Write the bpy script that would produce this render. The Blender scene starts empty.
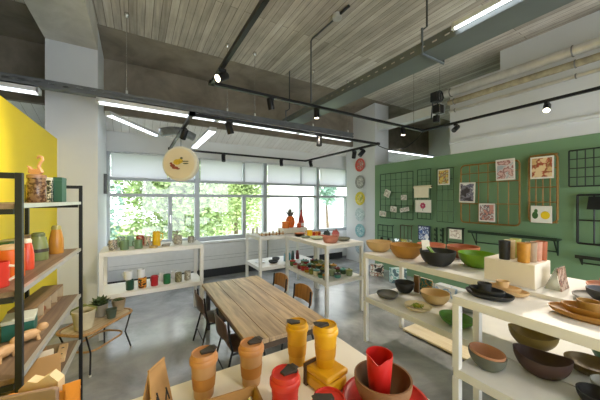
import bpy, math, random
from math import sin, cos, pi, radians
from mathutils import Vector, Matrix

RND = random.Random(11)
SC = bpy.context.scene
COL = SC.collection

# ---------------------------------------------------------------- camera frame
EYE = 1.6                      # eye height
FPX = 267.0                    # focal length in pixels of a 600 px wide frame
YAW = radians(31.4)
SY, CY = sin(YAW), cos(YAW)


def spot(u, v, z):
    """floor-plan point seen at (u, v) on the horizontal surface of height z"""
    d = FPX * (EYE - z) / (v - 200.0)
    l = d * (u - 300.0) / FPX
    return (SY * d + CY * l, CY * d - SY * l, z)


def dist(p):
    return SY * p[0] + CY * p[1]


def on_x(u, v, X):
    r = (u - 300.0) / FPX
    Y = X * (CY - r * SY) / (SY + r * CY)
    d = SY * X + CY * Y
    return Y, EYE - (v - 200.0) * d / FPX


# ---------------------------------------------------------------- materials
def lin(h):
    h = h.lstrip('#')
    c = [int(h[i:i + 2], 16) / 255.0 for i in (0, 2, 4)]
    return tuple((x / 12.92 if x <= .04045 else ((x + .055) / 1.055) ** 2.4) for x in c) + (1.0,)


def sc(c, k):
    return tuple(min(1.0, x * k) for x in c[:3]) + (1.0,)


_M = {}


def C(hexc, rough=.5, metal=0.0, var=.10, scale=14.0, bump=0.0, spec=.5):
    """solid coloured material with a soft procedural unevenness"""
    key = (hexc, rough, metal, var, scale, bump)
    if key in _M:
        return _M[key]
    m = bpy.data.materials.new('paint_' + hexc.strip('#'))
    m.use_nodes = True
    nt = m.node_tree
    b = nt.nodes['Principled BSDF']
    b.inputs['Roughness'].default_value = rough
    b.inputs['Metallic'].default_value = metal
    b.inputs['Specular IOR Level'].default_value = spec
    tc = nt.nodes.new('ShaderNodeTexCoord')
    nz = nt.nodes.new('ShaderNodeTexNoise')
    nz.inputs['Scale'].default_value = scale
    nz.inputs['Detail'].default_value = 4
    nt.links.new(tc.outputs['Object'], nz.inputs['Vector'])
    rp = nt.nodes.new('ShaderNodeValToRGB')
    c = lin(hexc)
    rp.color_ramp.elements[0].position = .3
    rp.color_ramp.elements[1].position = .7
    rp.color_ramp.elements[0].color = sc(c, 1 - var)
    rp.color_ramp.elements[1].color = sc(c, 1 + var)
    nt.links.new(nz.outputs['Fac'], rp.inputs['Fac'])
    nt.links.new(rp.outputs['Color'], b.inputs['Base Color'])
    if bump:
        bp = nt.nodes.new('ShaderNodeBump')
        bp.inputs['Strength'].default_value = bump
        bp.inputs['Distance'].default_value = .01
        nt.links.new(nz.outputs['Fac'], bp.inputs['Height'])
        nt.links.new(bp.outputs['Normal'], b.inputs['Normal'])
    _M[key] = m
    return m


def pattern(name, cols, scale=30.0, rough=.4, kind='noise', stretch=(1, 1, 1), detail=2.0, interp='CONSTANT'):
    """printed / glazed pattern of several colours"""
    m = bpy.data.materials.new(name)
    m.use_nodes = True
    nt = m.node_tree
    b = nt.nodes['Principled BSDF']
    b.inputs['Roughness'].default_value = rough
    tc = nt.nodes.new('ShaderNodeTexCoord')
    mp = nt.nodes.new('ShaderNodeMapping')
    mp.inputs['Scale'].default_value = stretch
    mp.inputs['Location'].default_value = (RND.random() * 5, RND.random() * 5, RND.random() * 5)
    nt.links.new(tc.outputs['Object'], mp.inputs['Vector'])
    if kind == 'voronoi':
        t = nt.nodes.new('ShaderNodeTexVoronoi')
        t.inputs['Scale'].default_value = scale
        out = t.outputs['Distance']
    elif kind == 'checker':
        t = nt.nodes.new('ShaderNodeTexChecker')
        t.inputs['Scale'].default_value = scale
        out = t.outputs['Fac']
    else:
        t = nt.nodes.new('ShaderNodeTexNoise')
        t.inputs['Scale'].default_value = scale
        t.inputs['Detail'].default_value = detail
        out = t.outputs['Fac']
    nt.links.new(mp.outputs['Vector'], t.inputs['Vector'])
    rp = nt.nodes.new('ShaderNodeValToRGB')
    rp.color_ramp.interpolation = interp
    n = len(cols)
    lo, hi = (.34, .62) if kind == 'noise' else (.0, .7)
    els = rp.color_ramp.elements
    while len(els) < n:
        els.new(.5)
    for i, h in enumerate(cols):
        els[i].position = 0 if i == 0 else lo + (hi - lo) * i / n
        els[i].color = lin(h)
    nt.links.new(out, rp.inputs['Fac'])
    nt.links.new(rp.outputs['Color'], b.inputs['Base Color'])
    return m


def wood(name, c1, c2, axis='Y', rough=.5, scale=3.0, bump=.1):
    m = bpy.data.materials.new(name)
    m.use_nodes = True
    nt = m.node_tree
    b = nt.nodes['Principled BSDF']
    b.inputs['Roughness'].default_value = rough
    tc = nt.nodes.new('ShaderNodeTexCoord')
    mp = nt.nodes.new('ShaderNodeMapping')
    st = {'X': (1, 14, 14), 'Y': (14, 1, 14), 'Z': (14, 14, 1)}[axis]
    mp.inputs['Scale'].default_value = st
    nt.links.new(tc.outputs['Object'], mp.inputs['Vector'])
    nz = nt.nodes.new('ShaderNodeTexNoise')
    nz.inputs['Scale'].default_value = scale
    nz.inputs['Detail'].default_value = 6
    nz.inputs['Distortion'].default_value = .6
    nt.links.new(mp.outputs['Vector'], nz.inputs['Vector'])
    rp = nt.nodes.new('ShaderNodeValToRGB')
    rp.color_ramp.elements[0].position = .32
    rp.color_ramp.elements[1].position = .68
    rp.color_ramp.elements[0].color = lin(c1)
    rp.color_ramp.elements[1].color = lin(c2)
    nt.links.new(nz.outputs['Fac'], rp.inputs['Fac'])
    n2 = nt.nodes.new('ShaderNodeTexNoise')
    n2.inputs['Scale'].default_value = 2.2
    n2.inputs['Detail'].default_value = 3
    nt.links.new(tc.outputs['Object'], n2.inputs['Vector'])
    mx = nt.nodes.new('ShaderNodeMix')
    mx.data_type = 'RGBA'
    mx.blend_type = 'OVERLAY'
    mx.inputs['Factor'].default_value = .35
    nt.links.new(rp.outputs['Color'], mx.inputs['A'])
    nt.links.new(n2.outputs['Fac'], mx.inputs['B'])
    nt.links.new(mx.outputs['Result'], b.inputs['Base Color'])
    bp = nt.nodes.new('ShaderNodeBump')
    bp.inputs['Strength'].default_value = bump
    bp.inputs['Distance'].default_value = .004
    nt.links.new(nz.outputs['Fac'], bp.inputs['Height'])
    nt.links.new(bp.outputs['Normal'], b.inputs['Normal'])
    return m


def board_concrete(name, c1, c2, cm, width=.115, along='Y', length=3.2):
    """concrete cast against rough boards: thin seams, each board its own grey"""
    m = bpy.data.materials.new(name)
    m.use_nodes = True
    nt = m.node_tree
    b = nt.nodes['Principled BSDF']
    b.inputs['Roughness'].default_value = .85
    tc = nt.nodes.new('ShaderNodeTexCoord')
    mp = nt.nodes.new('ShaderNodeMapping')
    if along == 'Y':
        mp.inputs['Rotation'].default_value = (0, 0, radians(90))
    nt.links.new(tc.outputs['Object'], mp.inputs['Vector'])
    br = nt.nodes.new('ShaderNodeTexBrick')
    br.inputs['Color1'].default_value = lin(c1)
    br.inputs['Color2'].default_value = lin(c2)
    br.inputs['Mortar'].default_value = lin(cm)
    br.inputs['Scale'].default_value = 1.0
    br.inputs['Mortar Size'].default_value = .004
    br.inputs['Mortar Smooth'].default_value = .6
    br.inputs['Brick Width'].default_value = length
    br.inputs['Row Height'].default_value = width
    nt.links.new(mp.outputs['Vector'], br.inputs['Vector'])
    n1 = nt.nodes.new('ShaderNodeTexNoise')
    n1.inputs['Scale'].default_value = 1.3
    n1.inputs['Detail'].default_value = 8
    n1.inputs['Roughness'].default_value = .65
    nt.links.new(tc.outputs['Object'], n1.inputs['Vector'])
    st = nt.nodes.new('ShaderNodeMapping')
    st.inputs['Scale'].default_value = (22, 1.2, 22) if along == 'Y' else (1.2, 22, 22)
    nt.links.new(tc.outputs['Object'], st.inputs['Vector'])
    n2 = nt.nodes.new('ShaderNodeTexNoise')
    n2.inputs['Scale'].default_value = 1.6
    n2.inputs['Detail'].default_value = 5
    nt.links.new(st.outputs['Vector'], n2.inputs['Vector'])
    mx = nt.nodes.new('ShaderNodeMix')
    mx.data_type = 'RGBA'
    mx.blend_type = 'OVERLAY'
    mx.inputs['Factor'].default_value = .55
    nt.links.new(br.outputs['Color'], mx.inputs['A'])
    nt.links.new(n1.outputs['Fac'], mx.inputs['B'])
    m2 = nt.nodes.new('ShaderNodeMix')
    m2.data_type = 'RGBA'
    m2.blend_type = 'OVERLAY'
    m2.inputs['Factor'].default_value = .5
    nt.links.new(mx.outputs['Result'], m2.inputs['A'])
    nt.links.new(n2.outputs['Fac'], m2.inputs['B'])
    nt.links.new(m2.outputs['Result'], b.inputs['Base Color'])
    bp = nt.nodes.new('ShaderNodeBump')
    bp.inputs['Strength'].default_value = .35
    bp.inputs['Distance'].default_value = .02
    nt.links.new(n2.outputs['Fac'], bp.inputs['Height'])
    nt.links.new(bp.outputs['Normal'], b.inputs['Normal'])
    return m


def concrete(name, c1, c2, rough=.85, scale=1.6, bump=.2):
    m = bpy.data.materials.new(name)
    m.use_nodes = True
    nt = m.node_tree
    b = nt.nodes['Principled BSDF']
    b.inputs['Roughness'].default_value = rough
    tc = nt.nodes.new('ShaderNodeTexCoord')
    nz = nt.nodes.new('ShaderNodeTexNoise')
    nz.inputs['Scale'].default_value = scale
    nz.inputs['Detail'].default_value = 9
    nz.inputs['Roughness'].default_value = .62
    nz.inputs['Distortion'].default_value = .4
    nt.links.new(tc.outputs['Object'], nz.inputs['Vector'])
    rp = nt.nodes.new('ShaderNodeValToRGB')
    rp.color_ramp.elements[0].position = .32
    rp.color_ramp.elements[1].position = .68
    rp.color_ramp.elements[0].color = lin(c1)
    rp.color_ramp.elements[1].color = lin(c2)
    nt.links.new(nz.outputs['Fac'], rp.inputs['Fac'])
    nt.links.new(rp.outputs['Color'], b.inputs['Base Color'])
    bp = nt.nodes.new('ShaderNodeBump')
    bp.inputs['Strength'].default_value = bump
    bp.inputs['Distance'].default_value = .006
    nt.links.new(nz.outputs['Fac'], bp.inputs['Height'])
    nt.links.new(bp.outputs['Normal'], b.inputs['Normal'])
    return m


def glow(name, hexc, strength):
    m = bpy.data.materials.new(name)
    m.use_nodes = True
    b = m.node_tree.nodes['Principled BSDF']
    b.inputs['Base Color'].default_value = lin(hexc)
    b.inputs['Emission Color'].default_value = lin(hexc)
    b.inputs['Emission Strength'].default_value = strength
    return m


def glass(name, tint='#ffffff', refl=.10, body=0.0, rough=.02):
    """thin clear sheet: mostly see-through, a little mirror"""
    m = bpy.data.materials.new(name)
    m.use_nodes = True
    nt = m.node_tree
    nt.nodes.remove(nt.nodes['Principled BSDF'])
    out = nt.nodes['Material Output']
    tr = nt.nodes.new('ShaderNodeBsdfTransparent')
    tr.inputs['Color'].default_value = lin(tint)
    gl = nt.nodes.new('ShaderNodeBsdfGlossy')
    gl.inputs['Roughness'].default_value = rough
    mx = nt.nodes.new('ShaderNodeMixShader')
    mx.inputs['Fac'].default_value = refl
    nt.links.new(tr.outputs[0], mx.inputs[1])
    nt.links.new(gl.outputs[0], mx.inputs[2])
    last = mx
    if body:
        df = nt.nodes.new('ShaderNodeBsdfDiffuse')
        df.inputs['Color'].default_value = lin(tint)
        m2 = nt.nodes.new('ShaderNodeMixShader')
        m2.inputs['Fac'].default_value = body
        nt.links.new(mx.outputs[0], m2.inputs[1])
        nt.links.new(df.outputs[0], m2.inputs[2])
        last = m2
    nt.links.new(last.outputs[0], out.inputs['Surface'])
    return m


def blind_cloth(name, hexc, trans=.45):
    m = bpy.data.materials.new(name)
    m.use_nodes = True
    nt = m.node_tree
    nt.nodes.remove(nt.nodes['Principled BSDF'])
    out = nt.nodes['Material Output']
    d = nt.nodes.new('ShaderNodeBsdfDiffuse')
    d.inputs['Color'].default_value = lin(hexc)
    t = nt.nodes.new('ShaderNodeBsdfTranslucent')
    t.inputs['Color'].default_value = lin(hexc)
    mx = nt.nodes.new('ShaderNodeMixShader')
    mx.inputs['Fac'].default_value = trans
    nt.links.new(d.outputs[0], mx.inputs[1])
    nt.links.new(t.outputs[0], mx.inputs[2])
    nt.links.new(mx.outputs[0], out.inputs['Surface'])
    return m


# ---------------------------------------------------------------- mesh builder
class MB:
    def __init__(s):
        s.v, s.f, s.m, s.s = [], [], [], []

    def add(s, vs, fs, m=0, smooth=False):
        b = len(s.v)
        s.v.extend([tuple(p) for p in vs])
        for f in fs:
            s.f.append(tuple(b + i for i in f))
            s.m.append(m)
            s.s.append(smooth)
        return s

    def box(s, cx, cy, cz, sx, sy, sz, rz=0, m=0, rx=0, ry=0):
        M = Matrix.Translation((cx, cy, cz)) @ Matrix.Rotation(rz, 4, 'Z') @ Matrix.Rotation(ry, 4, 'Y') @ Matrix.Rotation(rx, 4, 'X')
        vs = [M @ Vector((x * sx / 2, y * sy / 2, z * sz / 2)) for z in (-1, 1) for y in (-1, 1) for x in (-1, 1)]
        return s.add(vs, [(0, 2, 3, 1), (4, 5, 7, 6), (0, 1, 5, 4), (2, 6, 7, 3), (0, 4, 6, 2), (1, 3, 7, 5)], m)

    def span(s, x0, x1, y0, y1, z0, z1, m=0):
        return s.box((x0 + x1) / 2, (y0 + y1) / 2, (z0 + z1) / 2, abs(x1 - x0), abs(y1 - y0), abs(z1 - z0), m=m)

    def tube(s, pts, r, n=8, closed=False, m=0, caps=True):
        P = [Vector(p) for p in pts]
        k = len(P)
        rs = r if isinstance(r, (list, tuple)) else [r] * k
        dirs = []
        for i in range(k):
            a = P[(i - 1) % k] if (closed or i > 0) else P[i]
            c = P[(i + 1) % k] if (closed or i < k - 1) else P[i]
            d = (c - a)
            dirs.append(d.normalized() if d.length > 1e-9 else Vector((0, 0, 1)))
        t = dirs[0]
        up = Vector((0, 0, 1)) if abs(t.z) < .9 else Vector((1, 0, 0))
        nrm = (up - t * up.dot(t)).normalized()
        vs = []
        for i in range(k):
            t = dirs[i]
            nrm = (nrm - t * nrm.dot(t))
            if nrm.length < 1e-6:
                up = Vector((0, 0, 1)) if abs(t.z) < .9 else Vector((1, 0, 0))
                nrm = up - t * up.dot(t)
            nrm.normalize()
            bi = t.cross(nrm)
            for j in range(n):
                a = 2 * pi * j / n
                vs.append(P[i] + (nrm * cos(a) + bi * sin(a)) * rs[i])
        fs = []
        for i in range(k if closed else k - 1):
            for j in range(n):
                fs.append((i * n + j, i * n + (j + 1) % n, ((i + 1) % k) * n + (j + 1) % n, ((i + 1) % k) * n + j))
        s.add(vs, fs, m, True)
        if caps and not closed:
            s.add([vs[j] for j in range(n)], [tuple(range(n - 1, -1, -1))], m)
            s.add([vs[(k - 1) * n + j] for j in range(n)], [tuple(range(n))], m)
        return s

    def lathe(s, prof, n=32, cx=0, cy=0, cz=0, sx=1, sy=1, m=0, boat=0.0, egg=0.0, smooth=True, mats=None):
        """prof: list of (radius, height); boat lifts the two ends, egg narrows one end"""
        k = len(prof)
        rmax = max(p[0] for p in prof)
        zmax = max(p[1] for p in prof) or 1
        vs, fs, fm = [], [], []
        for r, z in prof:
            for j in range(n):
                a = 2 * pi * j / n
                x, y = r * cos(a), r * sin(a)
                lift = boat * (x / rmax) ** 2 * (z / zmax)
                y2 = y * (1 - egg * x / rmax)
                vs.append((cx + x * sx, cy + y2 * sy, cz + z + lift))
        for i in range(k - 1):
            for j in range(n):
                fs.append((i * n + j, i * n + (j + 1) % n, (i + 1) * n + (j + 1) % n, (i + 1) * n + j))
                fm.append(mats[i] if mats else m)
        b = len(s.v)
        s.v.extend(vs)
        for f, q in zip(fs, fm):
            s.f.append(tuple(b + i for i in f))
            s.m.append(q)
            s.s.append(smooth)
        return s

    def prism(s, poly, a0, a1, axis='Z', m=0):
        """extrude a polygon along an axis; poly are the two other coordinates in order"""
        n = len(poly)
        def mk(p, a):
            return {'Z': (p[0], p[1], a), 'X': (a, p[0], p[1]), 'Y': (p[0], a, p[1])}[axis]
        vs = [mk(p, a0) for p in poly] + [mk(p, a1) for p in poly]
        fs = [tuple(range(n - 1, -1, -1)), tuple(range(n, 2 * n))]
        fs += [(i, (i + 1) % n, n + (i + 1) % n, n + i) for i in range(n)]
        return s.add(vs, fs, m)

    def ball(s, cx, cy, cz, rx, ry=None, rz=None, n=16, k=10, m=0):
        ry = rx if ry is None else ry
        rz = rx if rz is None else rz
        vs, fs = [], []
        for i in range(k + 1):
            t = pi * i / k
            for j in range(n):
                a = 2 * pi * j / n
                vs.append((cx + rx * sin(t) * cos(a), cy + ry * sin(t) * sin(a), cz - rz * cos(t)))
        for i in range(k):
            for j in range(n):
                fs.append((i * n + j, i * n + (j + 1) % n, (i + 1) * n + (j + 1) % n, (i + 1) * n + j))
        return s.add(vs, fs, m, True)

    def build(s, name, mats, parent=None, loc=(0, 0, 0), rz=0, bevel=0.0, rot=None):
        me = bpy.data.meshes.new(name)
        me.from_pydata(s.v, [], s.f)
        if not isinstance(mats, (list, tuple)):
            mats = [mats]
        for q in mats:
            me.materials.append(q)
        me.polygons.foreach_set('material_index', s.m)
        me.polygons.foreach_set('use_smooth', s.s)
        me.update()
        import bmesh
        bm = bmesh.new()
        bm.from_mesh(me)
        bmesh.ops.remove_doubles(bm, verts=bm.verts, dist=1e-6)
        bmesh.ops.recalc_face_normals(bm, faces=bm.faces)
        bm.to_mesh(me)
        bm.free()
        me.set_sharp_from_angle(angle=radians(38))
        o = bpy.data.objects.new(name, me)
        COL.objects.link(o)
        o.location = loc
        o.rotation_euler = rot if rot else (0, 0, rz)
        if parent:
            o.parent = parent
        if bevel:
            md = o.modifiers.new('edge', 'BEVEL')
            md.width = bevel
            md.segments = 2
            md.limit_method = 'ANGLE'
        return o


def tag(o, label=None, cat=None, group=None, kind=None):
    if label:
        o['label'] = label
    if cat:
        o['category'] = cat
    if group:
        o['group'] = group
    if kind:
        o['kind'] = kind
    return o


def thing(name, label, cat, loc=(0, 0, 0), rz=0, group=None):
    o = bpy.data.objects.new(name, None)
    o.empty_display_size = .1
    COL.objects.link(o)
    o.location = loc
    o.rotation_euler = (0, 0, rz)
    return tag(o, label, cat, group)


def struct(name, mb, mat, label, parent=None, bevel=0.0):
    o = mb.build(name, mat, parent, bevel=bevel)
    if parent is None:
        tag(o, label, 'building', None, 'structure')
    return o


def copy_tree(o, parent=None):
    c = o.copy()
    COL.objects.link(c)
    c.parent = parent
    for ch in list(o.children):
        copy_tree(ch, c)
    return c


ORD = ['first', 'second', 'third', 'fourth', 'fifth', 'sixth', 'seventh', 'eighth', 'ninth', 'tenth']

# ---------------------------------------------------------------- shared materials
WHITE = C('#e9e6df', .55, var=.03, scale=3)
SHELF_WHITE = C('#e6e5e1', .45, var=.05, scale=5)
WALLWHITE = C('#d6d9dc', .7, var=.04, scale=1.5)
BLACK = C('#1b1c1d', .45, var=.1)
STEEL_BLACK = C('#15171a', .4, metal=.3, var=.1)
GALV = C('#8d9296', .4, metal=.75, var=.15, scale=6)
CHROME = C('#c8c8c6', .25, metal=.9, var=.1)
DARKLID = C('#3a332d', .5)

# ================================================================ THE SETTING
CEIL = 3.95
WY = 5.9            # window plane
XG = 4.88           # green partition face
XL = -.87           # yellow partition face

floor_mat = concrete('polished_concrete', '#747678', '#b6b8b9', rough=.2, scale=1.5, bump=.12)
struct('floor', MB().span(-3.6, 8.2, -2.4, 6.15, -.12, 0), floor_mat, 'smooth grey blue polished concrete floor')

ceil_mat = board_concrete('board_marked_concrete', '#a69e93', '#cbc5bb', '#665e55', width=.088)
struct('ceiling', MB().span(-3.6, 8.2, -2.4, 5.3, CEIL, CEIL + .15), ceil_mat, 'board marked raw concrete ceiling')
slab_mat = board_concrete('window_lit_boards', '#eceae5', '#f6f5f1', '#c2beb6', width=.12)  # pale board colours stand in for daylight from the windows
struct('ceiling_lower', MB().prism([(5.36, 3.015), (6.0, 2.80), (6.0, 3.2), (5.36, 3.2)], -3.6, 8.2, 'X'), slab_mat,
       'lower ceiling strip above the windows, window light painted into its pale boards')

beam_mat = concrete('beam_concrete', '#71685b', '#968d7f', scale=1.8)
struct('beam', MB().prism([(5.3, 3.01), (5.42, 3.01), (5.42, 3.96), (4.45, 3.96), (4.45, 3.945), (5.3, 3.88)], -3.6, 8.2, 'X'), beam_mat,
       'dark raw concrete cross beam in front of the windows')
beam2_mat = concrete('pale_beam_concrete', '#b3afa7', '#dcd8d1', scale=1.6)
struct('beam', MB().span(-.985, -.455, -2.4, 4.52, 3.63, 3.96), beam2_mat, 'pale concrete beam running over the column by the yellow partition')

struct('column', MB().span(-.985, -.455, 4.52, 5.74, 0, 3.96), WALLWHITE, 'white column at the end of the yellow partition')
struct('column', MB().span(XG, 5.36, 4.54, 5.56, 0, 3.95), WALLWHITE, 'white column hung with round plates')

yellow = C('#f3da1c', .6, var=.04, scale=1.2)
struct('wall_left', MB().span(XL - .06, XL, -1.2, 4.52, 0, 2.38), yellow, 'bright yellow partition wall')
green = C('#729470', .62, var=.05, scale=1.1)
struct('wall_right', MB().span(XG, XG + .05, -2.4, 4.54, 0, 2.43), green, 'green partition wall hung with wire racks')
struct('wall_right_upper', MB().span(XG + .01, XG + .3, -2.4, 2.74, 2.43, 3.66).span(XG + .01, XG + .3, -2.4, 1.95, 3.66, CEIL)
       .span(XG - .03, XG + .01, -2.4, 2.74, 2.62, 2.66), WALLWHITE, 'white wall strip above the green partition')
struct('wall_back', MB().span(-3.6, 8.2, WY - .03, WY + .2, 0, .74).span(-3.6, 8.2, WY - .03, WY + .2, 2.47, 2.86), C('#dfe1e0', .6, var=.03, scale=2),
       'white wall below and above the windows')
struct('wall_left_far', MB().span(-3.75, -3.6, -2.4, 6.1, 0, CEIL), WALLWHITE, 'white far wall behind the yellow partition')
struct('wall_front', MB().span(-3.7, .2, -2.55, -2.4, 0, CEIL + .1).span(4.2, 8.3, -2.55, -2.4, 0, CEIL + .1).span(.2, 4.2, -2.55, -2.4, 2.5, CEIL + .1), C('#c9c2b4', .7, var=.04), 'plain wall behind the camera with a wide opening added for fill light')  # out of view; the opening is added to let in frontal fill
struct('wall_right_far', MB().span(8.2, 8.35, -2.4, 6.1, 0, CEIL), WALLWHITE, 'white far wall beyond the green partition')

# ---- windows: one module between two posts
alu = C('#a9afb3', .4, metal=.2, var=.05, scale=4)
pane_mat = glass('window_glass', refl=.06)
blind_mat = blind_cloth('blind_cloth', '#f3f4f7', .5)
MOD = 1.525
for k in range(-2, 5):
    xa = -.46 + MOD * k
    xb = xa + MOD
    xt = xa + MOD * .67
    w = MB()
    y0, y1 = WY - .05, WY + .05
    w.span(xa, xa + .045, y0 - .03, y1, .74, 2.47).span(xb - .045, xb, y0 - .03, y1, .74, 2.47)
    w.span(xa + .045, xb - .045, y0, y1, .74, .82).span(xa + .045, xb - .045, y0, y1, 1.66, 1.72)
    w.span(xa + .045, xb - .045, y0, y1, 1.96, 2.03).span(xa + .045, xb - .045, y0, y1, 2.43, 2.47)
    w.span(xt - .035, xt + .035, y0, y1, .82, 1.66).span(xt - .03, xt + .03, y0, y1, 2.03, 2.43)
    fr = struct('window_%d' % (k + 3), w, alu, 'grey aluminium window with a narrow side light')
    MB().span(xa + .045, xt - .035, WY - .004, WY + .004, .82, 1.66).span(xt + .035, xb - .045, WY - .004, WY + .004, .82, 1.66) \
        .span(xa + .045, xb - .045, WY - .004, WY + .004, 1.72, 1.96).span(xa + .045, xt - .03, WY - .004, WY + .004, 2.03, 2.43) \
        .span(xt + .03, xb - .045, WY - .004, WY + .004, 2.03, 2.43).build('pane', pane_mat, fr)
    if k >= 0:
        hd = MB().span(xt - .012, xt + .012, y0 - .045, y0, 1.14, 1.30)
        hd.build('window_handle', CHROME, fr)
    nth = ['behind the yellow partition', 'at the far left', 'beside the white column', 'second from the white column', 'third from the white column',
           'nearest the plates', 'behind the green partition'][k + 2]
    b = thing('roller_blind', 'white roller blind lowered over the top light, window ' + nth, 'blind', ((xa + xb) / 2, WY - .07, 2.5), group='roller blinds')
    MB().tube([(-.7, 0, -.03), (.7, 0, -.03)], .022, 10).build('roller', C('#cfd2d4', .5), b)
    MB().span(-.7, -.7 + MOD * .67 - .12, -.004, .0, -.5, -.03).span(-.7 + MOD * .67 - .06, .7, -.004, 0, -.5, -.03).build('cloth', blind_mat, b)
    MB().tube([(-.7, 0, -.5), (.7, 0, -.5)], .009, 6).build('bottom_bar', C('#b9bec2', .5), b)

struct('trim_1', MB().span(-3.6, XG, WY - .2, WY - .051, .70, .738), C('#e8eaea', .4, var=.03), 'white window sill board')
for i, (xa, xb) in enumerate(((-.44, 1.06), (1.08, 2.58), (2.60, 4.10), (4.12, 4.86))):
    rb = thing('radiator_cover', 'white panelled radiator cover below the %s window from the white column' % ORD[i], 'radiator', ((xa + xb) / 2, WY - .13, .001), group='radiator covers')
    L = (xb - xa) / 2
    MB().span(-L, L, -.09, .09, .17, .69).build('casing', C('#e3e5e6', .45, var=.03), rb, bevel=.006)
    MB().span(-L + .03, L - .03, -.096, -.0905, .36, .368).span(-L + .03, L - .03, -.096, -.0905, .43, .438).build('louvre', C('#b8bcbd', .5), rb)
    MB().span(-L, L, -.06, .09, 0, .169).build('plinth', C('#2a2d30', .6), rb)
ob = thing('power_outlet', 'black power outlet box on the dark radiator plinth', 'outlet', (.95, WY - .215, .05))
MB().box(0, 0, .05, .12, .04, .1).build('housing', BLACK, ob, bevel=.004)
MB().lathe([(.0, 0), (.03, 0), (.03, .004), (0, .004)], 14).build('socket', C('#d8d8d4', .5), ob, loc=(0, -.021, .05), rot=(radians(90), 0, 0))

cy_, cz_ = on_x(104.3, 184, -.455)
o = MB().span(0, .045, -.12, .12, -.16, .16).build('mounted_control_box', C('#55585a', .5, var=.2, scale=20), loc=(-.454, cy_, cz_), bevel=.006)
tag(o, 'dark grey control box on the side of the left column', 'control box')

# ================================================================ OUTSIDE
struct('ground', MB().span(-40, 60, 6.3, 60, -3.2, -3), C('#8fa06c', .9, var=.25, scale=.6), 'grass outside the windows')
leafA = C('#93ab70', .6, var=.35, scale=.8)
leafB = C('#a9bd7c', .6, var=.35, scale=.8)
leafC = C('#86a795', .6, var=.35, scale=.8)
bark = C('#6b5a48', .9, var=.3, scale=5)


def foliage(blobs, n, size):
    m = MB()
    for i in range(n):
        bx, by, bz, br = RND.choice(blobs)
        while True:
            p = Vector((RND.uniform(-1, 1), RND.uniform(-1, 1), RND.uniform(-1, 1)))
            if .35 < p.length < 1:
                break
        c = Vector((bx, by, bz)) + p * br
        a = Vector((RND.gauss(0, 1), RND.gauss(0, 1), RND.gauss(0, .6))).normalized()
        q = a.cross(Vector((RND.gauss(0, 1), RND.gauss(0, 1), RND.gauss(0, 1)))).normalized()
        s_ = size * RND.uniform(.6, 1.3)
        m.add([c - a * s_, c + q * s_ * .55, c + a * s_, c - q * s_ * .55], [(0, 1, 2, 3)])
    return m


def tree(x, y, h, r, mat, label, n=2600):
    t = thing('leafy_tree', label, 'tree', (x, y, -3), group=None)
    blobs = [(RND.uniform(-.75, .75) * r, RND.uniform(-.6, .6) * r, h - r * RND.uniform(.3, 2.4), r * RND.uniform(.45, .75)) for _ in range(24)]
    foliage(blobs, n, .10).build('foliage', mat, t)
    MB().tube([(0, 0, 0), (.05, 0, h * .4), (-.05, .05, h * .75)], [.16, .12, .05], 8).build('trunk', bark, t)


tree(-2.6, 10.0, 6.3, 1.6, leafC, 'darker blue green tree outside, seen past the white column', 13000)
tree(1.4, 12.9, 7.2, 1.8, leafA, 'tall bright green tree outside behind the disc lamp', 14000)
tree(5.2, 16.2, 7.4, 1.8, leafB, 'yellow green tree outside the second window from the white column', 13000)
tree(10.5, 13.8, 6.0, .62, leafC, 'slim green tree outside the window nearest the plates', 1400)
bd = thing('building', 'pale rendered building outside the right windows', 'building', (12.2, 18.5, -3))
MB().span(-3.6, 3.8, 0, 6, 0, 11).build('facade', C('#f2f1ee', .7, var=.03), bd)
for i, (x, z) in enumerate(((-2.6, 3.2), (-.4, 3.2), (1.8, 3.2), (-2.6, 6.0), (-.4, 6.0), (1.8, 6.0))):
    MB().span(x - .45, x + .45, -.05, .05, z, z + 1.5).build('window', C('#d6dadd', .3), bd)

# ================================================================ CEILING SERVICES
TZ = 2.9
rail_mat = C('#191a1c', .4, metal=.3, var=.1)


def track_rail(pts, z, label):
    t = thing('track_rail', label, 'lighting track', (pts[0][0], pts[0][1], z))
    ox, oy = pts[0]
    for (xa, ya), (xb, yb) in zip(pts, pts[1:]):
        L = math.hypot(xb - xa, yb - ya)
        a = math.atan2(yb - ya, xb - xa)
        MB().box((xa + xb) / 2 - ox, (ya + yb) / 2 - oy, 0, L + .035, .036, .036, rz=a).build('rail', rail_mat, t)
    for x, y in pts:
        MB().box(x - ox, y - oy, .002, .06, .06, .04).build('corner_connector', rail_mat, t)
    return t


track_rail([(.71, -2.0), (.71, 3.05), (4.58, 3.08), (4.58, -2.0)], TZ, 'black lighting track hung in a wide U below the raw concrete ceiling')
track_rail([(.52, 3.15), (3.48, 3.18), (3.50, 5.48), (.52, 5.48), (.52, 3.15)], 2.55, 'black lighting track hung in a closed rectangle in front of the windows')

spot_glow = glow('lamp_face', '#fff0cf', 9)
spot_dull = C('#4a4a48', .3)


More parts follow.
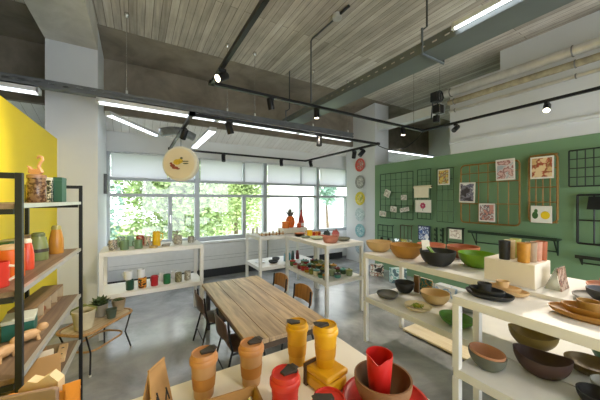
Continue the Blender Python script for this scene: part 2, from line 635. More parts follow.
def head(x, y, zt, aim, label, lit=False, energy=0, size=58, L=.135, dropz=.075):
    t = thing('track_spotlight', label, 'spotlight', (x, y, zt), group='spotlights on the lighting tracks')
    MB().box(0, 0, -.035, .075, .036, .03).tube([(0, 0, -.05), (0, 0, -dropz - .01)], .009, 8).build('adapter', rail_mat, t)
    d = Vector(aim).normalized()
    rot = d.to_track_quat('Z', 'Y').to_euler()
    c = Vector((0, 0, -dropz - .02))
    MB().lathe([(0, -L / 2), (.034, -L / 2), (.040, -L / 2 + .008), (.040, L / 2), (.035, L / 2), (.035, L / 2 - .012)], 20).build('lamp_head', rail_mat, t, loc=c, rot=rot)
    MB().lathe([(0, 0), (.034, 0), (.034, .002), (0, .002)], 20).build('lens', spot_glow if lit else spot_dull, t, loc=c + d * (L / 2 - .011), rot=rot)
    if energy:
        ld = bpy.data.lights.new('spot_beam', 'SPOT')
        ld.energy = energy
        ld.color = (1, .88, .72)
        ld.spot_size = radians(size)
        ld.spot_blend = .7
        ld.shadow_soft_size = .03
        lo = bpy.data.objects.new('spot_beam', ld)
        COL.objects.link(lo)
        lo.location = Vector((x, y, zt)) + c + d * (L / 2 + .02)
        lo.rotation_euler = (-d).to_track_quat('Z', 'Y').to_euler()
    return t


SPOT_W = 60
head(.71, 2.63, TZ, (-.75, -.35, -.5), 'lit black spotlight tilted sideways beside the near corner of the wide track', True, SPOT_W * 1.0, 85)
head(1.43, 3.05, TZ, (.3, .2, -.9), 'unlit black spotlight first along the cross run of the wide track')
head(2.14, 3.06, TZ, (.0, -.05, -1), 'lit black spotlight pointing straight down, second along the cross run of the wide track', True, SPOT_W * .7, 75)
head(4.0, 3.07, TZ, (-.1, -.1, -1), 'lit black spotlight over the beige bowl, third along the cross run of the wide track', True, SPOT_W, 75)
head(4.58, 2.47, TZ, (-.8, .1, -.62), 'black spotlight turned away on the wide track in front of the white upper wall')
head(4.58, 1.3, TZ, (-.75, -.15, -.7), 'black spotlight over the white plinth of cups, on the wide track', True, SPOT_W * 1.35, 70)
head(4.58, .2, TZ, (-.75, .1, -.62), 'black spotlight on the wide track beyond the right edge of the photo', True, SPOT_W * 1.25, 70)
head(4.58, -.9, TZ, (-.8, .28, -.5), 'black spotlight on the wide track furthest from the windows', True, SPOT_W * 1.4, 60)
head(.71, .9, TZ, (-.75, .75, -.7), 'black spotlight above the yellow partition on the wide track', True, SPOT_W * 1.15, 90)
head(.71, .62, TZ, (-1.4, 3.5, -1.5), 'unseen black spotlight added on the wide track to brighten the left column', True, SPOT_W * .35, 45)  # added lamp, kept out of view, to warm the column front
head(.71, -.8, TZ, (.3, .9, -1.0), 'black spotlight above the front counter on the wide track', True, SPOT_W * .6, 70)
head(.94, 3.155, 2.55, (.3, .1, -.9), 'unlit black spotlight left one on the near run of the rectangular track')
head(2.26, 3.165, 2.55, (-.1, -.1, -1), 'unlit black spotlight right one on the near run of the rectangular track')
head(3.49, 3.56, 2.55, (-.5, .3, -.7), 'unlit black spotlight nearest the plate column on the rectangular track')
head(3.49, 3.76, 2.55, (.3, .5, -.8), 'unlit black spotlight beside the one nearest the plates on the rectangular track')
head(3.50, 5.25, 2.55, (.1, -.3, -1), 'unlit black spotlight in the far right corner of the rectangular track')
head(.52, 3.74, 2.55, (-.2, .5, -.8), 'unlit black spotlight above the disc lamp on the rectangular track')
head(1.51, 5.48, 2.55, (0, -.2, -1), 'unlit black spotlight left one on the window run of the rectangular track')
head(2.84, 5.48, 2.55, (0, -.2, -1), 'unlit black spotlight right one on the window run of the rectangular track')

# ---- long cable tray with strip lights across the room
tray_mat = C('#6c7074', .5, metal=.35, var=.15, scale=9)
TY = 4.0


def perforated_tray(L, name, label, loc, rz=0, w=.10, hgt=.06, mat=None):
    """upright-sided tray with real slots along its walls"""
    t = thing(name, label, 'cable tray', loc, rz)
    m = MB()
    m.span(-L / 2, L / 2, -w / 2, w / 2, 0, .004)
    for s in (-1, 1):
        y = s * w / 2
        m.span(-L / 2, L / 2, y - .002, y + .002, 0, hgt * .35)
        m.span(-L / 2, L / 2, y - .002, y + .002, hgt * .65, hgt)
        k = int(L / .12)
        for i in range(k):
            x = -L / 2 + (i + .5) * L / k
            m.span(x - .03, x + .03, y - .0018, y + .0018, hgt * .35, hgt * .65)
    m.build('channel', mat or tray_mat, t)
    return t


perforated_tray(5.9, 'hanging_cable_tray', 'long grey perforated cable tray hung across the room before the windows', (.70, TY, 2.835), 0, .10, .085)
tube_glow = glow('tube_light', '#f2f7ff', 1.0)
tube_glow2 = glow('tube_light_bright', '#f2f7ff', 3.5)


def strip_light(L, label, loc, rz=0, w=.07, rot=None, gm=None):
    t = thing('pendant_strip_light', label, 'strip light', loc, rz, 'fluorescent strip lights')
    if rot:
        t.rotation_euler = rot
    MB().span(-L / 2, L / 2, -w / 2, w / 2, .0, .045).build('housing', C('#d9dcdd', .4), t)
    MB().span(-L / 2 + .01, L / 2 - .01, -w / 2 + .006, w / 2 - .006, -.012, -.0005).build('diffuser', gm or tube_glow, t)
    for s in (-1, 1):
        MB().span(s * L / 2 - .012, s * L / 2 + .012, -w / 2, w / 2, -.014, .046).build('end_cap', C('#c9cccd', .5), t)
    return t


for i, (xa, xb) in enumerate(((-2.2, -.92), (-.4, .98), (1.02, 2.38), (2.42, 3.63))):
    strip_light(xb - xa, 'bright strip light under the long cable tray, ' + ('by the yellow partition', 'just past the left column', 'above the disc lamp', 'ending by the plate column')[i], ((xa + xb) / 2, TY, 2.775), 0, .11)
strip_light(2.4, 'bright strip light seen over the green partition beyond the plate column', (6.75, 4.99, 2.95), gm=tube_glow2)
strip_light(1.15, 'slanting strip light below the lower ceiling beside the left column', (-.02, 4.86, 2.74), radians(57), gm=tube_glow2)
strip_light(1.5, 'strip light running towards the windows behind the disc lamp', (.95, 4.75, 2.62), radians(90), .1, gm=tube_glow2)

# ---- big grey trunking along the room
bt = thing('hanging_trunking', 'wide grey metal trunking hung along the room below the ceiling', 'cable tray', (2.47, 1.4, 3.0))
TM = C('#6d7473', .42, metal=.3, var=.1, scale=2)
MB().span(-.15, .15, -3.2, 3.05, 0, .012).build('bottom_plate', TM, bt)
for s in (-1, 1):
    m = MB().span(s * .15 - .003, s * .15 + .003, -3.2, 3.05, 0, .045).span(s * .15 - .003, s * .15 + .003, -3.2, 3.05, .062, .105)
    for i in range(54):
        y = -3.2 + (i + .5) * 6.25 / 54
        m.span(s * .15 - .0028, s * .15 + .0028, y - .034, y + .034, .045, .062)
    m.build('side_wall', TM, bt)
for y in (-2.4, .15, 2.85):
    MB().tube([(-.175, y, .22), (-.175, y, -.02), (.175, y, -.02), (.175, y, .12)], .012, 8).build('hanger_bracket', C('#6d7478', .4, metal=.5), bt)
    MB().tube([(-.175, y, .2), (-.1, y, .26), (-.1, y, .948)], .009, 8).build('hanger_rod', C('#3a3d3f', .4), bt)
strip_light(1.5, 'bright bare strip light clipped along the grey trunking at the top of the photo', (2.285, .50, 3.05), radians(90), .036, gm=tube_glow2)

# ---- pipes along the white upper wall
pm = C('#d5d4d0', .3, metal=.7, var=.12, scale=8)
for lab, x, z, r, mt in (('thick silver pipe along the white upper wall', 4.60, 3.44, .062, pm),
                         ('yellowed lagged pipe under the thick silver pipe', 4.70, 3.31, .045, C('#a39a80', .6, metal=.2, var=.3, scale=12, bump=.3)),
                         ('thin silver pipe lowest along the white upper wall', 4.72, 3.16, .025, pm)):
    t = thing('hanging_pipe', lab, 'pipe', (x, 2.66, z))
    MB().tube([(0, 0, 0), (0, -4.9, 0)], r, 18).build('pipe_run', mt, t)
    for y in (-.1, -1.6, -3.1):
        m = MB()
        m.tube([(r * 1.06 * cos(a), y, r * 1.06 * sin(a)) for a in [2 * pi * j / 14 for j in range(14)]], .008, 6, closed=True)
        m.build('pipe_clamp', C('#7c7d7c', .4, metal=.6), t)
vt = thing('hanging_valve_set', 'black valve assembly at the end of the silver pipes', 'valve', (4.60, 2.80, 3.28))
MB().box(-.02, .02, .16, .15, .13, .17).box(.05, .02, -.04, .15, .13, .15).box(0, .02, -.22, .09, .09, .12).build('valve_body', BLACK, vt, bevel=.01)
MB().tube([(.09 * cos(a) - .02, -.06, .16 + .09 * sin(a)) for a in [2 * pi * j / 14 for j in range(14)]], .012, 6, closed=True).build('hand_wheel', BLACK, vt)
MB().tube([(-.05, .05, .2), (-.05, .09, -.22)], .012, 8).tube([(.1, .05, .2), (.1, .09, -.22)], .012, 8).build('mounting_bar', C('#52565a', .4, metal=.5), vt)

wd = MB().span(XG + .06, XG + .22, 2.95, 4.52, 3.27, 3.45).build('hanging_boxed_duct', WALLWHITE)
tag(wd, 'white boxed duct between the plate column and the black valve assembly', 'duct')

# ---- conduit, junction box, suspension wires
cd = thing('hanging_conduit', 'thin grey conduit dropping from a ceiling box to the wide track', 'conduit', (2.14, 3.2, CEIL))
MB().lathe([(0, 0), (.055, 0), (.06, -.02), (.06, -.055), (.05, -.06), (0, -.06)], 18).build('junction_box', C('#bcbcb8', .4), cd, loc=(.02, -.56, -.001))
MB().tube([(.02, -.5, -.035), (.005, -.03, -.035), (0, 0, -.06), (0, 0, -.95)], .012, 8).build('pipe_run', C('#5c5f60', .4, metal=.4), cd)
MB().tube([(.02, -.63, -.03), (.02, -.78, -.03)], .018, 8).build('cable_gland', BLACK, cd)
wires = [(-.11, 4.0, 'past the left column'), (1.16, 4.0, 'left of the track corner'), (1.60, 4.0, 'right of the track corner'), (2.72, 4.0, 'at the conduit'), (3.55, 4.0, 'before the plate column')]
for x, y, w_ in wires:
    t = thing('hanging_wire', 'thin steel suspension wire holding the long cable tray, ' + w_, 'wire', (x, y, 2.925), group='suspension wires')
    MB().tube([(0, 0, 0), (0, 0, CEIL - 2.925 - .003)], .005, 6).build('wire', CHROME, t)
    MB().lathe([(0, 0), (.028, 0), (.028, -.03), (.008, -.06), (0, -.06)], 12).build('ceiling_cup', CHROME, t, loc=(0, 0, CEIL - 2.925 - .001))
    MB().lathe([(0, 0), (.012, 0), (.012, .05), (0, .05)], 10).build('gripper', C('#e0dfda', .4), t)
for x, y, w_ in ((4.3, 3.07, 'near its bend'), (4.58, 2.75, 'in front of the white upper wall')):
    t = thing('hanging_wire', 'thin steel suspension wire holding the wide track ' + w_, 'wire', (x, y, TZ + .02), group='suspension wires')
    MB().tube([(0, 0, 0), (0, 0, CEIL - TZ - .023)], .004, 6).build('wire', CHROME, t)
cbl = MB().tube([(3.5 + 1.08 * i / 12, 3.18 - .1 * i / 12, 2.525 + .345 * (i / 12) ** 2 - .10 * sin(pi * i / 12)) for i in range(13)], .007, 6).build('hanging_cable', BLACK)
tag(cbl, 'black cable sagging between the two lighting tracks beside the plate column', 'cable')

# flexible duct and disc lamp near the windows
fd = MB()
pts, rr = [], []
for i in range(64):
    t_ = i / 63
    pts.append((.30 + .50 * t_, 4.55 + .12 * t_, 2.62 + .07 * sin(t_ * 3)))
    rr.append(.055 + .012 * (i % 2))
fd.tube(pts, rr, 14)
fo = fd.build('hanging_flexible_duct', C('#a9adb0', .35, metal=.7, var=.2, scale=20))
tag(fo, 'short silver flexible duct behind the disc lamp', 'duct')

dl = thing('hanging_disc_lamp', 'round cream disc lamp with painted flowers hung before the windows', 'lamp', (.535, 4.14, 2.115))
q = Vector((-SY + .10, -CY + .15, 0)).normalized().to_track_quat('Z', 'Y').to_euler()
R_ = .245
MB().lathe([(0, .05), (R_ - .02, .05), (R_, .035), (R_, -.045), (R_ - .02, -.06), (0, -.06)], 48).build('drum', C('#efe6d0', .6, var=.03), dl, rot=q)
fl = pattern('painted_flowers', ['#efe1c3', '#efe1c3', '#e9d39d', '#e2b64c', '#8b4a3a', '#6f7d5a'], 6.5, .6, 'noise', detail=3)
MB().lathe([(0, .052), (R_ - .03, .052), (R_ - .03, .0505), (0, .0505)], 48).build('painted_face', C('#f0dfbf', .6, var=.05, scale=5), dl, rot=q)
flw = [('#e4be3f', [(-.03, .02, .055, .04), (.01, .035, .045, .032)]), ('#9a4a34', [(-.095, -.03, .035, .022), (-.06, -.06, .045, .02), (-.115, -.0, .02, .015), (-.02, -.075, .03, .012)]),
       ('#6a6a4c', [(.06, .03, .05, .008), (.09, .0, .04, .010), (.03, .075, .02, .016), (.11, .03, .02, .008)])]
for hx, els in flw:
    m = MB()
    for (x, y, a, b_) in els:
        m.lathe([(0, .0535), (1, .0535), (1, .0525)], 14, sx=1, m=0) if False else None
        m.add([(x + a * cos(2 * pi * j / 14), y + b_ * sin(2 * pi * j / 14), .0535) for j in range(14)], [tuple(range(14))])
    m.build('painted_flower', C(hx, .6, var=.25, scale=30), dl, rot=q)
MB().tube([(0, 0, R_ - .01), (0, 0, .41)], .004, 6).build('hanging_cord', BLACK, dl)

# ================================================================ SHELVING UNITS
TOP = 1.0
LOW = .505


def unit(name, label, x0, x1, y0, y1, top=TOP, low=LOW, mid=(), th=.055, leg=.042, along='Y', inset=0.0):
    cx, cy = (x0 + x1) / 2, (y0 + y1) / 2
    t = thing(name, label, 'shelf unit', (cx, cy, 0), 0, 'white two-tier display units')
    a, b = (x1 - x0) / 2, (y1 - y0) / 2
    MB().span(-a, a, -b, b, top - th, top).build('top', SHELF_WHITE, t, bevel=.003)
    MB().span(-a + .004, a - .004, -b + .004, b - .004, low - th, low).build('lower_shelf', SHELF_WHITE, t, bevel=.003)
    xs = [-a + leg / 2, a - leg / 2 - inset]
    ys = [-b + leg / 2, b - leg / 2]
    if along == 'Y':
        ys += [m - cy for m in mid]
    for x in xs:
        for y in ys:
            MB().span(x - leg / 2, x + leg / 2, y - leg / 2, y + leg / 2, 0, low - th).span(x - leg / 2, x + leg / 2, y - leg / 2, y + leg / 2, low, top - th).build('leg', SHELF_WHITE, t, bevel=.002)
    return t


unit('display_shelf', 'white two-tier shelf of mugs beside the left column under the window', -.37, .77, 3.77, 4.27)
unit('display_shelf', 'white two-tier shelf turned to the window with a pineapple ornament on top', 1.68, 2.80, 4.0, 4.65)
unit('display_shelf', 'white two-tier shelf of small pots behind the wooden table', 2.13, 2.80, 2.82, 3.96)
unit('display_shelf', 'long white two-tier shelf of big bowls before the green partition', 2.2, 2.86, -.7, 2.22)
unit('display_shelf', 'front white two-tier shelf with dark oval platters at its corner', 1.765, 2.192, -.7, .975, .975, LOW, inset=.125)

# front counter
fc = thing('counter', 'white front counter holding tumblers, red plate and brown bowl', 'counter', (.33, .64, 0))
MB().span(-.485, .485, -.39, .39, .90, .95).build('counter_top', C('#efe8da', .4, var=.03, scale=4), fc, bevel=.003)
for x in (-.46, .46):
    for y in (-.365, .365):
        MB().span(x - .02, x + .02, y - .02, y + .02, 0, .90).build('leg', SHELF_WHITE, fc)

# low wooden platform behind the long shelf
pl = thing('low_platform', 'low pale wooden platform on the floor behind the long shelf', 'platform', (3.3, .94, 0))
MB().span(-.53, 1.5, -1.55, 1.19, .012, .035).build('deck', wood('pale_ply', '#d9c8a4', '#e6d9bb', 'Y', .55), pl, bevel=.003)
for y in (-1.5, -.2, 1.1):
    MB().span(-.50, 1.48, y, y + .07, 0, .0115).build('batten', C('#a99878', .7), pl)

# ================================================================ WOODEN TABLE AND CHAIRS
twood = wood('worn_table_wood', '#8d755b', '#c9ad86', 'Y', .4, 2.0)
dt = thing('wooden_table', 'low worn plank table with four small chairs', 'table', (1.06, 2.675, 0))
m = MB()
W_, L_ = .74, 1.63
edges = [-.37, -.20, .0, .19, .37]
for a, b in zip(edges, edges[1:]):
    m.span(a + .002, b - .002, -L_ / 2, L_ / 2, .515, .55)
m.build('table_top', twood, dt, bevel=.003)
MB().span(-.33, .33, -.76, -.735, .44, .5145).span(-.33, .33, .735, .76, .44, .5145).span(-.33, -.305, -.735, .735, .44, .5145).span(.305, .33, -.735, .735, .44, .5145).build('apron', C('#4a3a2c', .6, var=.2), dt)
for x in (-.31, .31):
    for y in (-.735, .735):
        MB().span(x - .022, x + .022, y - .022, y + .022, 0, .4395).build('leg', C('#3a332d', .5), dt)

ply = wood('chair_ply', '#94642c', '#c08a45', 'Z', .4, 2.2)
ply_dark = wood('dark_chair_ply', '#463023', '#5d4230', 'Z', .45, 2.2)


def chair(label, x, y, rz, mat):
    """small school chair facing local +X"""
    t = thing('school_chair', label, 'chair', (x, y, 0), rz, 'small chairs at the wooden table')
    m = MB()
    prof = [(-.155, .335), (-.1, .322), (.02, .32), (.12, .325), (.165, .312), (.172, .300), (.165, .301), (.12, .314), (.02, .309), (-.1, .311), (-.155, .324)]
    m.prism(prof, -.16, .16, 'Y')
    m.build('seat', mat, t, bevel=.004)
    m = MB()
    n = 10
    vs, fs = [], []
    for i in range(n + 1):
        yy = -.18 + .36 * i / n
        dx = -.035 * (1 - (yy / .18) ** 2)
        rise = .035 * (1 - abs(yy / .18) ** 3)
        for (ox, z) in ((-.195, .435), (-.215, .575 + rise), (-.205, .575 + rise), (-.185, .435)):
            vs.append((ox + dx, yy, z))
    for i in range(n):
        for j in range(4):
            fs.append((i * 4 + j, i * 4 + (j + 1) % 4, (i + 1) * 4 + (j + 1) % 4, (i + 1) * 4 + j))
    fs += [(3, 2, 1, 0), (n * 4, n * 4 + 1, n * 4 + 2, n * 4 + 3)]
    m.add(vs, fs).build('backrest', mat, t)
    for s in (-1, 1):
        yy = s * .165
        MB().tube([(-.19, s * .178, .59), (-.18, s * .176, .46), (-.15, yy, .335), (-.16, yy, .30), (-.235, s * .185, 0.006)], .0095, 8).build('rear_leg', STEEL_BLACK, t)
        MB().tube([(-.15, yy * .93, .302), (.10, yy * .93, .295), (.135, yy * .95, .27), (.175, s * .178, .006)], .0095, 8).build('front_leg', STEEL_BLACK, t)
        MB().lathe([(0, 0), (.013, 0), (.013, .02), (0, .02)], 10).build('foot_cap', BLACK, t, loc=(.175, s * .178, 0))
    MB().tube([(.0, -.152, .296), (.0, .152, .296)], .008, 8).build('seat_bar', STEEL_BLACK, t)
    MB().tube([(-.2, -.175, .15), (-.2, .175, .15)], .006, 8).build('cross_bar', STEEL_BLACK, t)
    return t


chair('dark plywood chair with black legs at the far left corner of the wooden table', .78, 3.03, 0, ply_dark)
chair('dark plywood chair with black legs at the near left side of the wooden table', .83, 2.36, 0, ply_dark)
chair('brown plywood chair at the far right of the wooden table by the white shelves', 1.44, 3.18, pi, ply)
chair('brown plywood chair at the near right of the wooden table', 1.44, 2.62, pi, ply)

# ================================================================ BLACK METAL RACK ON THE LEFT
RX0, RX1, RY0, RY1 = -.719, -.405, 1.59, 2.75
rk = thing('metal_shelf_rack', 'black metal rack with wooden shelves against the yellow partition', 'rack', ((RX0 + RX1) / 2, (RY0 + RY1) / 2, 0), radians(-2))
hx, hy = (RX1 - RX0) / 2, (RY1 - RY0) / 2
fm = C('#23272a', .4, metal=.4, var=.1)
for x in (-hx, hx):
    for y in (-hy, hy):
        MB().span(x - .011, x + .011, y - .011, y + .011, 0, 1.715).build('post', fm, rk)
for y in (-hy, hy):
    MB().span(-hx + .0115, hx - .0115, y - .0105, y + .0105, 1.69, 1.714).build('top_rail', fm, rk)
rwood = wood('rack_wood', '#5f4c3b', '#86705a', 'Y', .5, 2.4)
RS = [1.585, 1.215, .85, .485, .12]
for z in RS:
    s_ = MB().span(-hx + .016, hx - .016, -hy + .0, hy - .0, z - .022, z).build('shelf_board', rwood, rk)
    MB().span(hx - .0155, hx + .004, -hy + .0135, hy - .0135, z - .02, z + .001).build('edge_rail', C('#b9bab6', .35, metal=.5, var=.05), s_)
    MB().span(-hx - .004, -hx + .0155, -hy + .0135, hy - .0135, z - .03, z + .001).build('edge_rail', fm, s_)
    for y in (-hy, hy):
        MB().span(-hx + .016, hx - .016, y - .010, y + .010, z - .045, z - .0225).build('cross_rail', fm, s_)

# ---- things on the rack
E_ = .001
j = thing('lidded_jar', 'brown speckled glass jar under the wooden swan', 'jar', (-.535, 2.28, RS[0] + E_))
MB().lathe([(0, 0), (.043, 0), (.048, .01), (.048, .11), (.043, .135), (.043, .15), (.040, .15), (.040, .01), (0, .01)], 28).build('body', pattern('brown_speckle', ['#33231a', '#463225', '#5a4230', '#7d644a'], 60, .2, interp='LINEAR'), j)
MB().lathe([(0, .150), (.046, .150), (.046, .168), (.04, .172), (0, .172)], 28).build('lid', C('#8a6a52', .4, var=.3, scale=40), j)
sw = thing('wooden_swan', 'small pinkish wooden swan standing on the brown jar', 'figurine', (-.535, 2.28, RS[0] + .1745), radians(-25))
swm = wood('swan_wood', '#b98258', '#d0a67c', 'X', .5)
MB().prism([(-.045, .012), (-.04, .03), (-.05, .055), (-.038, .05), (-.02, .03), (.01, .035), (.03, .03), (.035, .012), (.02, .0), (-.025, .0)], -.011, .011, 'Y').build('body', swm, sw, bevel=.003)
MB().tube([(.022, 0, .022), (.012, 0, .05), (.022, 0, .075), (.036, 0, .09), (.03, 0, .108), (.012, 0, .112), (.002, 0, .098)], [.012, .009, .008, .008, .009, .009, .004], 8).build('neck', swm, sw)
for lab, y, c, w_, h_, x in (('silver patterned gift box on the top shelf of the black rack', -.548, pattern('silver_print', ['#cfd2d2', '#9aa0a2', '#23272a', '#e3e4e2'], 45), .026, .165, 2.53),
                          ('black patterned gift box between a silver box and a green box', -.517, pattern('dark_print', ['#1d2422', '#3d4a44', '#c8c6b8', '#1d2422'], 40), .030, .17, 2.53),
                          ('dark green tall box at the far end of the top shelf', -.475, C('#285443', .5), .048, .175, 2.55)):
    b = thing('gift_box', lab, 'box', (y, x, RS[0] + E_), radians(-4), 'boxes on the top shelf of the black rack')
    MB().span(-w_ / 2, w_ / 2, -.05, .05, 0, h_ - .02).build('body', c, b, bevel=.002)
    MB().span(-w_ / 2 - .001, w_ / 2 + .001, -.051, .051, h_ - .0195, h_).build('lid', C('#c9ccc8', .4) if 'silver' in lab else c, b, bevel=.002)


def bottle(name, label, cat, loc, r, h, hexc, capc, handle=False, rz=0):
    t = thing(name, label, cat, loc, rz)
    mat = C(hexc, .3, var=.08, scale=20)
    MB().lathe([(0, 0), (r * .94, 0), (r, .008), (r * .97, h * .5), (r * .72, h * .78), (r * .62, h * .86), (0, h * .86)], 28).build('body', mat, t)
    MB().lathe([(0, h * .861), (r * .66, h * .861), (r * .66, h * .95), (r * .5, h), (0, h)], 24).build('cap', C(capc, .35), t)
    if handle:
        MB().tube([(0, r * .68, h * .8), (0, r * 1.25, h * .78), (0, r * 1.45, h * .6), (0, r * 1.2, h * .35), (0, r * .95, h * .3)], r * .11, 8).build('handle', mat, t)
    MB().lathe([(r * 1.006, h * .30), (r * 1.003, h * .42)], 24).build('printed_band', C('#39322c', .5, var=.3, scale=60), t) if handle else None
    return t


bottle('insulated_bottle', 'sage green insulated jug with handle on the middle shelf of the black rack', 'bottle', (-.54, 2.335, RS[1] + E_), .05, .175, '#6f7a4d', '#5d6740', True, radians(-20))
bottle('insulated_bottle', 'tan insulated jug furthest along the middle shelf of the black rack', 'bottle', (-.497, 2.56, RS[1] + E_), .042, .20, '#a9762c', '#8f8a52', False)
bottle('insulated_bottle', 'coral red slim bottle beside the near post of the black rack', 'bottle', (-.52, 2.05, RS[1] + E_), .03, .17, '#c9492f', '#d9cdb8', False)
t = thing('orange_canister', 'big orange canister behind the near post of the black rack', 'canister', (-.535, 1.86, RS[1] + E_))
MB().lathe([(0, 0), (.052, 0), (.055, .006), (.055, .14), (.05, .145), (0, .145)], 30).build('body', C('#d4641c', .35), t)
MB().lathe([(0, .1455), (.052, .1455), (.052, .162), (0, .162)], 30).build('lid', C('#c9ab83', .5), t)
t = thing('red_mug', 'red mug at the near end of the middle shelf of the black rack', 'mug', (-.53, 1.70, RS[1] + E_))
MB().lathe([(0, 0), (.04, 0), (.042, .005), (.042, .11), (.038, .11), (.038, .006), (0, .006)], 26).build('body', C('#c3362a', .3), t)
MB().tube([(.041, 0, .09), (.07, 0, .085), (.075, 0, .05), (.041, 0, .025)], .006, 8).build('handle', C('#e6ded2', .3), t)
for lab, hx_, x, y, s3 in (('green box behind the jugs on the black rack', '#2f6b3d', -.64, 2.12, (.08, .08, .15)), ('white box behind the jugs on the black rack', '#c9cbc6', -.64, 2.245, (.08, .085, .15)),
                           ('lime box behind the orange canister', '#8d9a24', -.645, 1.80, (.08, .10, .17)), ('pale box between the two jugs on the black rack', '#b9a59a', -.635, 2.46, (.07, .1, .15))):
    o = MB().span(-s3[0] / 2, s3[0] / 2, -s3[1] / 2, s3[1] / 2, 0, s3[2]).build('gift_box', C(hx_, .5), loc=(x, y, RS[1] + E_), bevel=.003)
    tag(o, lab, 'box', 'boxes on the middle shelf of the black rack')

# compartment tray, teal box, toys
cb = thing('compartment_box', 'long brown wooden box with open compartments on the third shelf of the black rack', 'box', (-.565, 2.46, RS[2] + E_), radians(-4))
m = MB().span(-.06, .06, -.26, .26, .0, .008).span(-.06, .06, -.26, .26, .092, .1).span(-.06, -.052, -.26, .26, .008, .092)
for y in (-.256, -.13, -.005, .12, .256):
    MB().span(-.052, .0605, y - .004, y + .004, .0085, .0915).build('divider', C('#b9a88a', .6), cb)
m.build('case', wood('box_wood', '#6d5640', '#8d7354', 'Y', .55), cb)
for y, hx_ in ((.19, '#3b2a20'), (.06, '#5a3b26'), (-.07, '#7c4a2a')):
    o = MB().ball(0, 0, .022, .03, .045, .022, 12, 8).build('wrapped_soap', C(hx_, .6, var=.3, scale=40), loc=(-.565 + .02, 2.46 + y, RS[2] + .0095))
    tag(o, {.19: 'dark bundle in the far compartment of the brown box', .06: 'brown bundle in the middle compartment of the brown box', -.07: 'rusty bundle in the near compartment of the brown box'}[y], 'soap', 'bundles in the compartment box')
tb = thing('teal_box', 'teal gift box with pale lid on the third shelf of the black rack', 'box', (-.55, 2.09, RS[2] + E_), radians(8))
MB().span(-.07, .055, -.075, .075, 0, .085).build('body', C('#1f5d55', .45), tb, bevel=.003)
MB().span(-.072, .057, -.077, .077, .0855, .105).build('lid', C('#c8cdc0', .5), tb, bevel=.003)
toywood = wood('toy_wood', '#b08a5f', '#cba77c', 'X', .5)
for lab, x, y, rz in (('pale wooden toy animal near the edge of the third rack shelf', -.49, 1.945, .6), ('pale wooden toy animal behind the near post of the black rack', -.535, 1.79, 1.1)):
    t = thing('wooden_toy', lab, 'toy', (x, y, RS[2] + E_), rz, 'wooden toys on the black rack')
    MB().ball(0, 0, .038, .055, .026, .026, 14, 10).build('body', toywood, t)
    MB().ball(.06, 0, .058, .026, .02, .022, 12, 8).build('head', toywood, t)
    for a in (-.032, .032):
        for b in (-.015, .015):
            MB().tube([(a, b, .03), (a * 1.15, b * 1.2, 0.001)], .009, 8).build('leg', toywood, t)

# bottom things: framed boards, white tray, wood block
for i, (x, y, a, hx_, lab) in enumerate(((-.46, 2.05, .25, '#b08a58', 'tan chopping board leaning on the fourth rack shelf'), (-.50, 2.12, .3, '#d9d0bc', 'cream board leaning on the fourth rack shelf'), (-.54, 2.19, .35, '#9a7446', 'brown board leaning furthest back on the fourth rack shelf'))):
    t = thing('chopping_board', lab, 'board', (x, y, RS[3] + .003), radians(10 + 6 * i), 'boards on the fourth shelf of the black rack')
    MB().box(0, .035, .10, .16, .012, .2, rx=-a).build('board', wood('board_wood_%d' % i, hx_, hx_, 'Z', .55), t, bevel=.003)
wt = thing('serving_tray', 'white tray with a green pad at the near end of the fourth rack shelf', 'tray', (-.57, 1.80, RS[3] + E_))
MB().span(-.11, .11, -.14, .14, 0, .008).span(-.11, -.102, -.14, .14, .008, .05).span(.102, .11, -.14, .14, .008, .05).span(-.102, .102, -.14, -.132, .008, .05).span(-.102, .102, .132, .14, .008, .05).build('frame', C('#d8d8cf', .5), wt, bevel=.002)
MB().span(-.10, .10, -.13, .13, .0085, .03).build('pad', C('#6d8a6c', .7, var=.3, scale=25), wt)
wb = thing('wooden_block', 'pale wooden block with dark holes at the far end of the fourth rack shelf', 'block', (-.46, 2.53, RS[3] + E_), radians(5))
MB().span(-.025, .025, -.12, .12, 0, .03).build('block', wood('block_wood', '#b9966a', '#d0b084', 'Y', .5), wb, bevel=.003)
for y in (-.05, .05):
    MB().lathe([(0, .0302), (.009, .0302), (.009, .0298)], 12, cy=y).build('hole', BLACK, wb)

# ================================================================ ORANGE BIN IN THE LEFT CORNER
ob = thing('display_bin', 'tall orange bin with taupe front and kraft paper, at the bottom left corner', 'bin', (-.324, 1.406, 0), radians(-20))
OB_ = C('#d98a2b', .5, var=.08)
m = MB().span(-.13, .115, -.05, -.043, 0, .88).span(-.13, .115, .043, .05, 0, .835).span(-.13, -.123, -.043, .043, 0, .835).span(-.123, .108, -.043, .043, 0, .02)
m.prism([(-.05, 0), (.05, 0), (.05, .86), (-.05, .905)], .1081, .115, 'X').build('body', OB_, ob)
MB().prism([(-.15, .40), (.100, .40), (.100, .900), (.085, .906), (-.08, .892), (-.125, .880), (-.15, .85)], -.068, -.051, 'Y').build('front_panel', C('#8d7562', .55, var=.05), ob, bevel=.004)
MB().prism([(-.06, .80), (.07, .80), (.07, .895), (.04, .925), (.0, .90), (-.03, .91), (-.06, .88)], -.01, .03, 'Y').build('kraft_paper', C('#d6c19a', .8, var=.1), ob)

# ================================================================ RATTAN PLANT BENCH
bx, by, bz = -.235, 3.28, .4
bd_ = thing('rattan_plant_bench', 'rattan bench with black legs holding plant pots beside the left column', 'bench', (-.335, 3.345, 0), math.atan2(.395, .316))
rat = C('#b08654', .5, var=.25, scale=60)


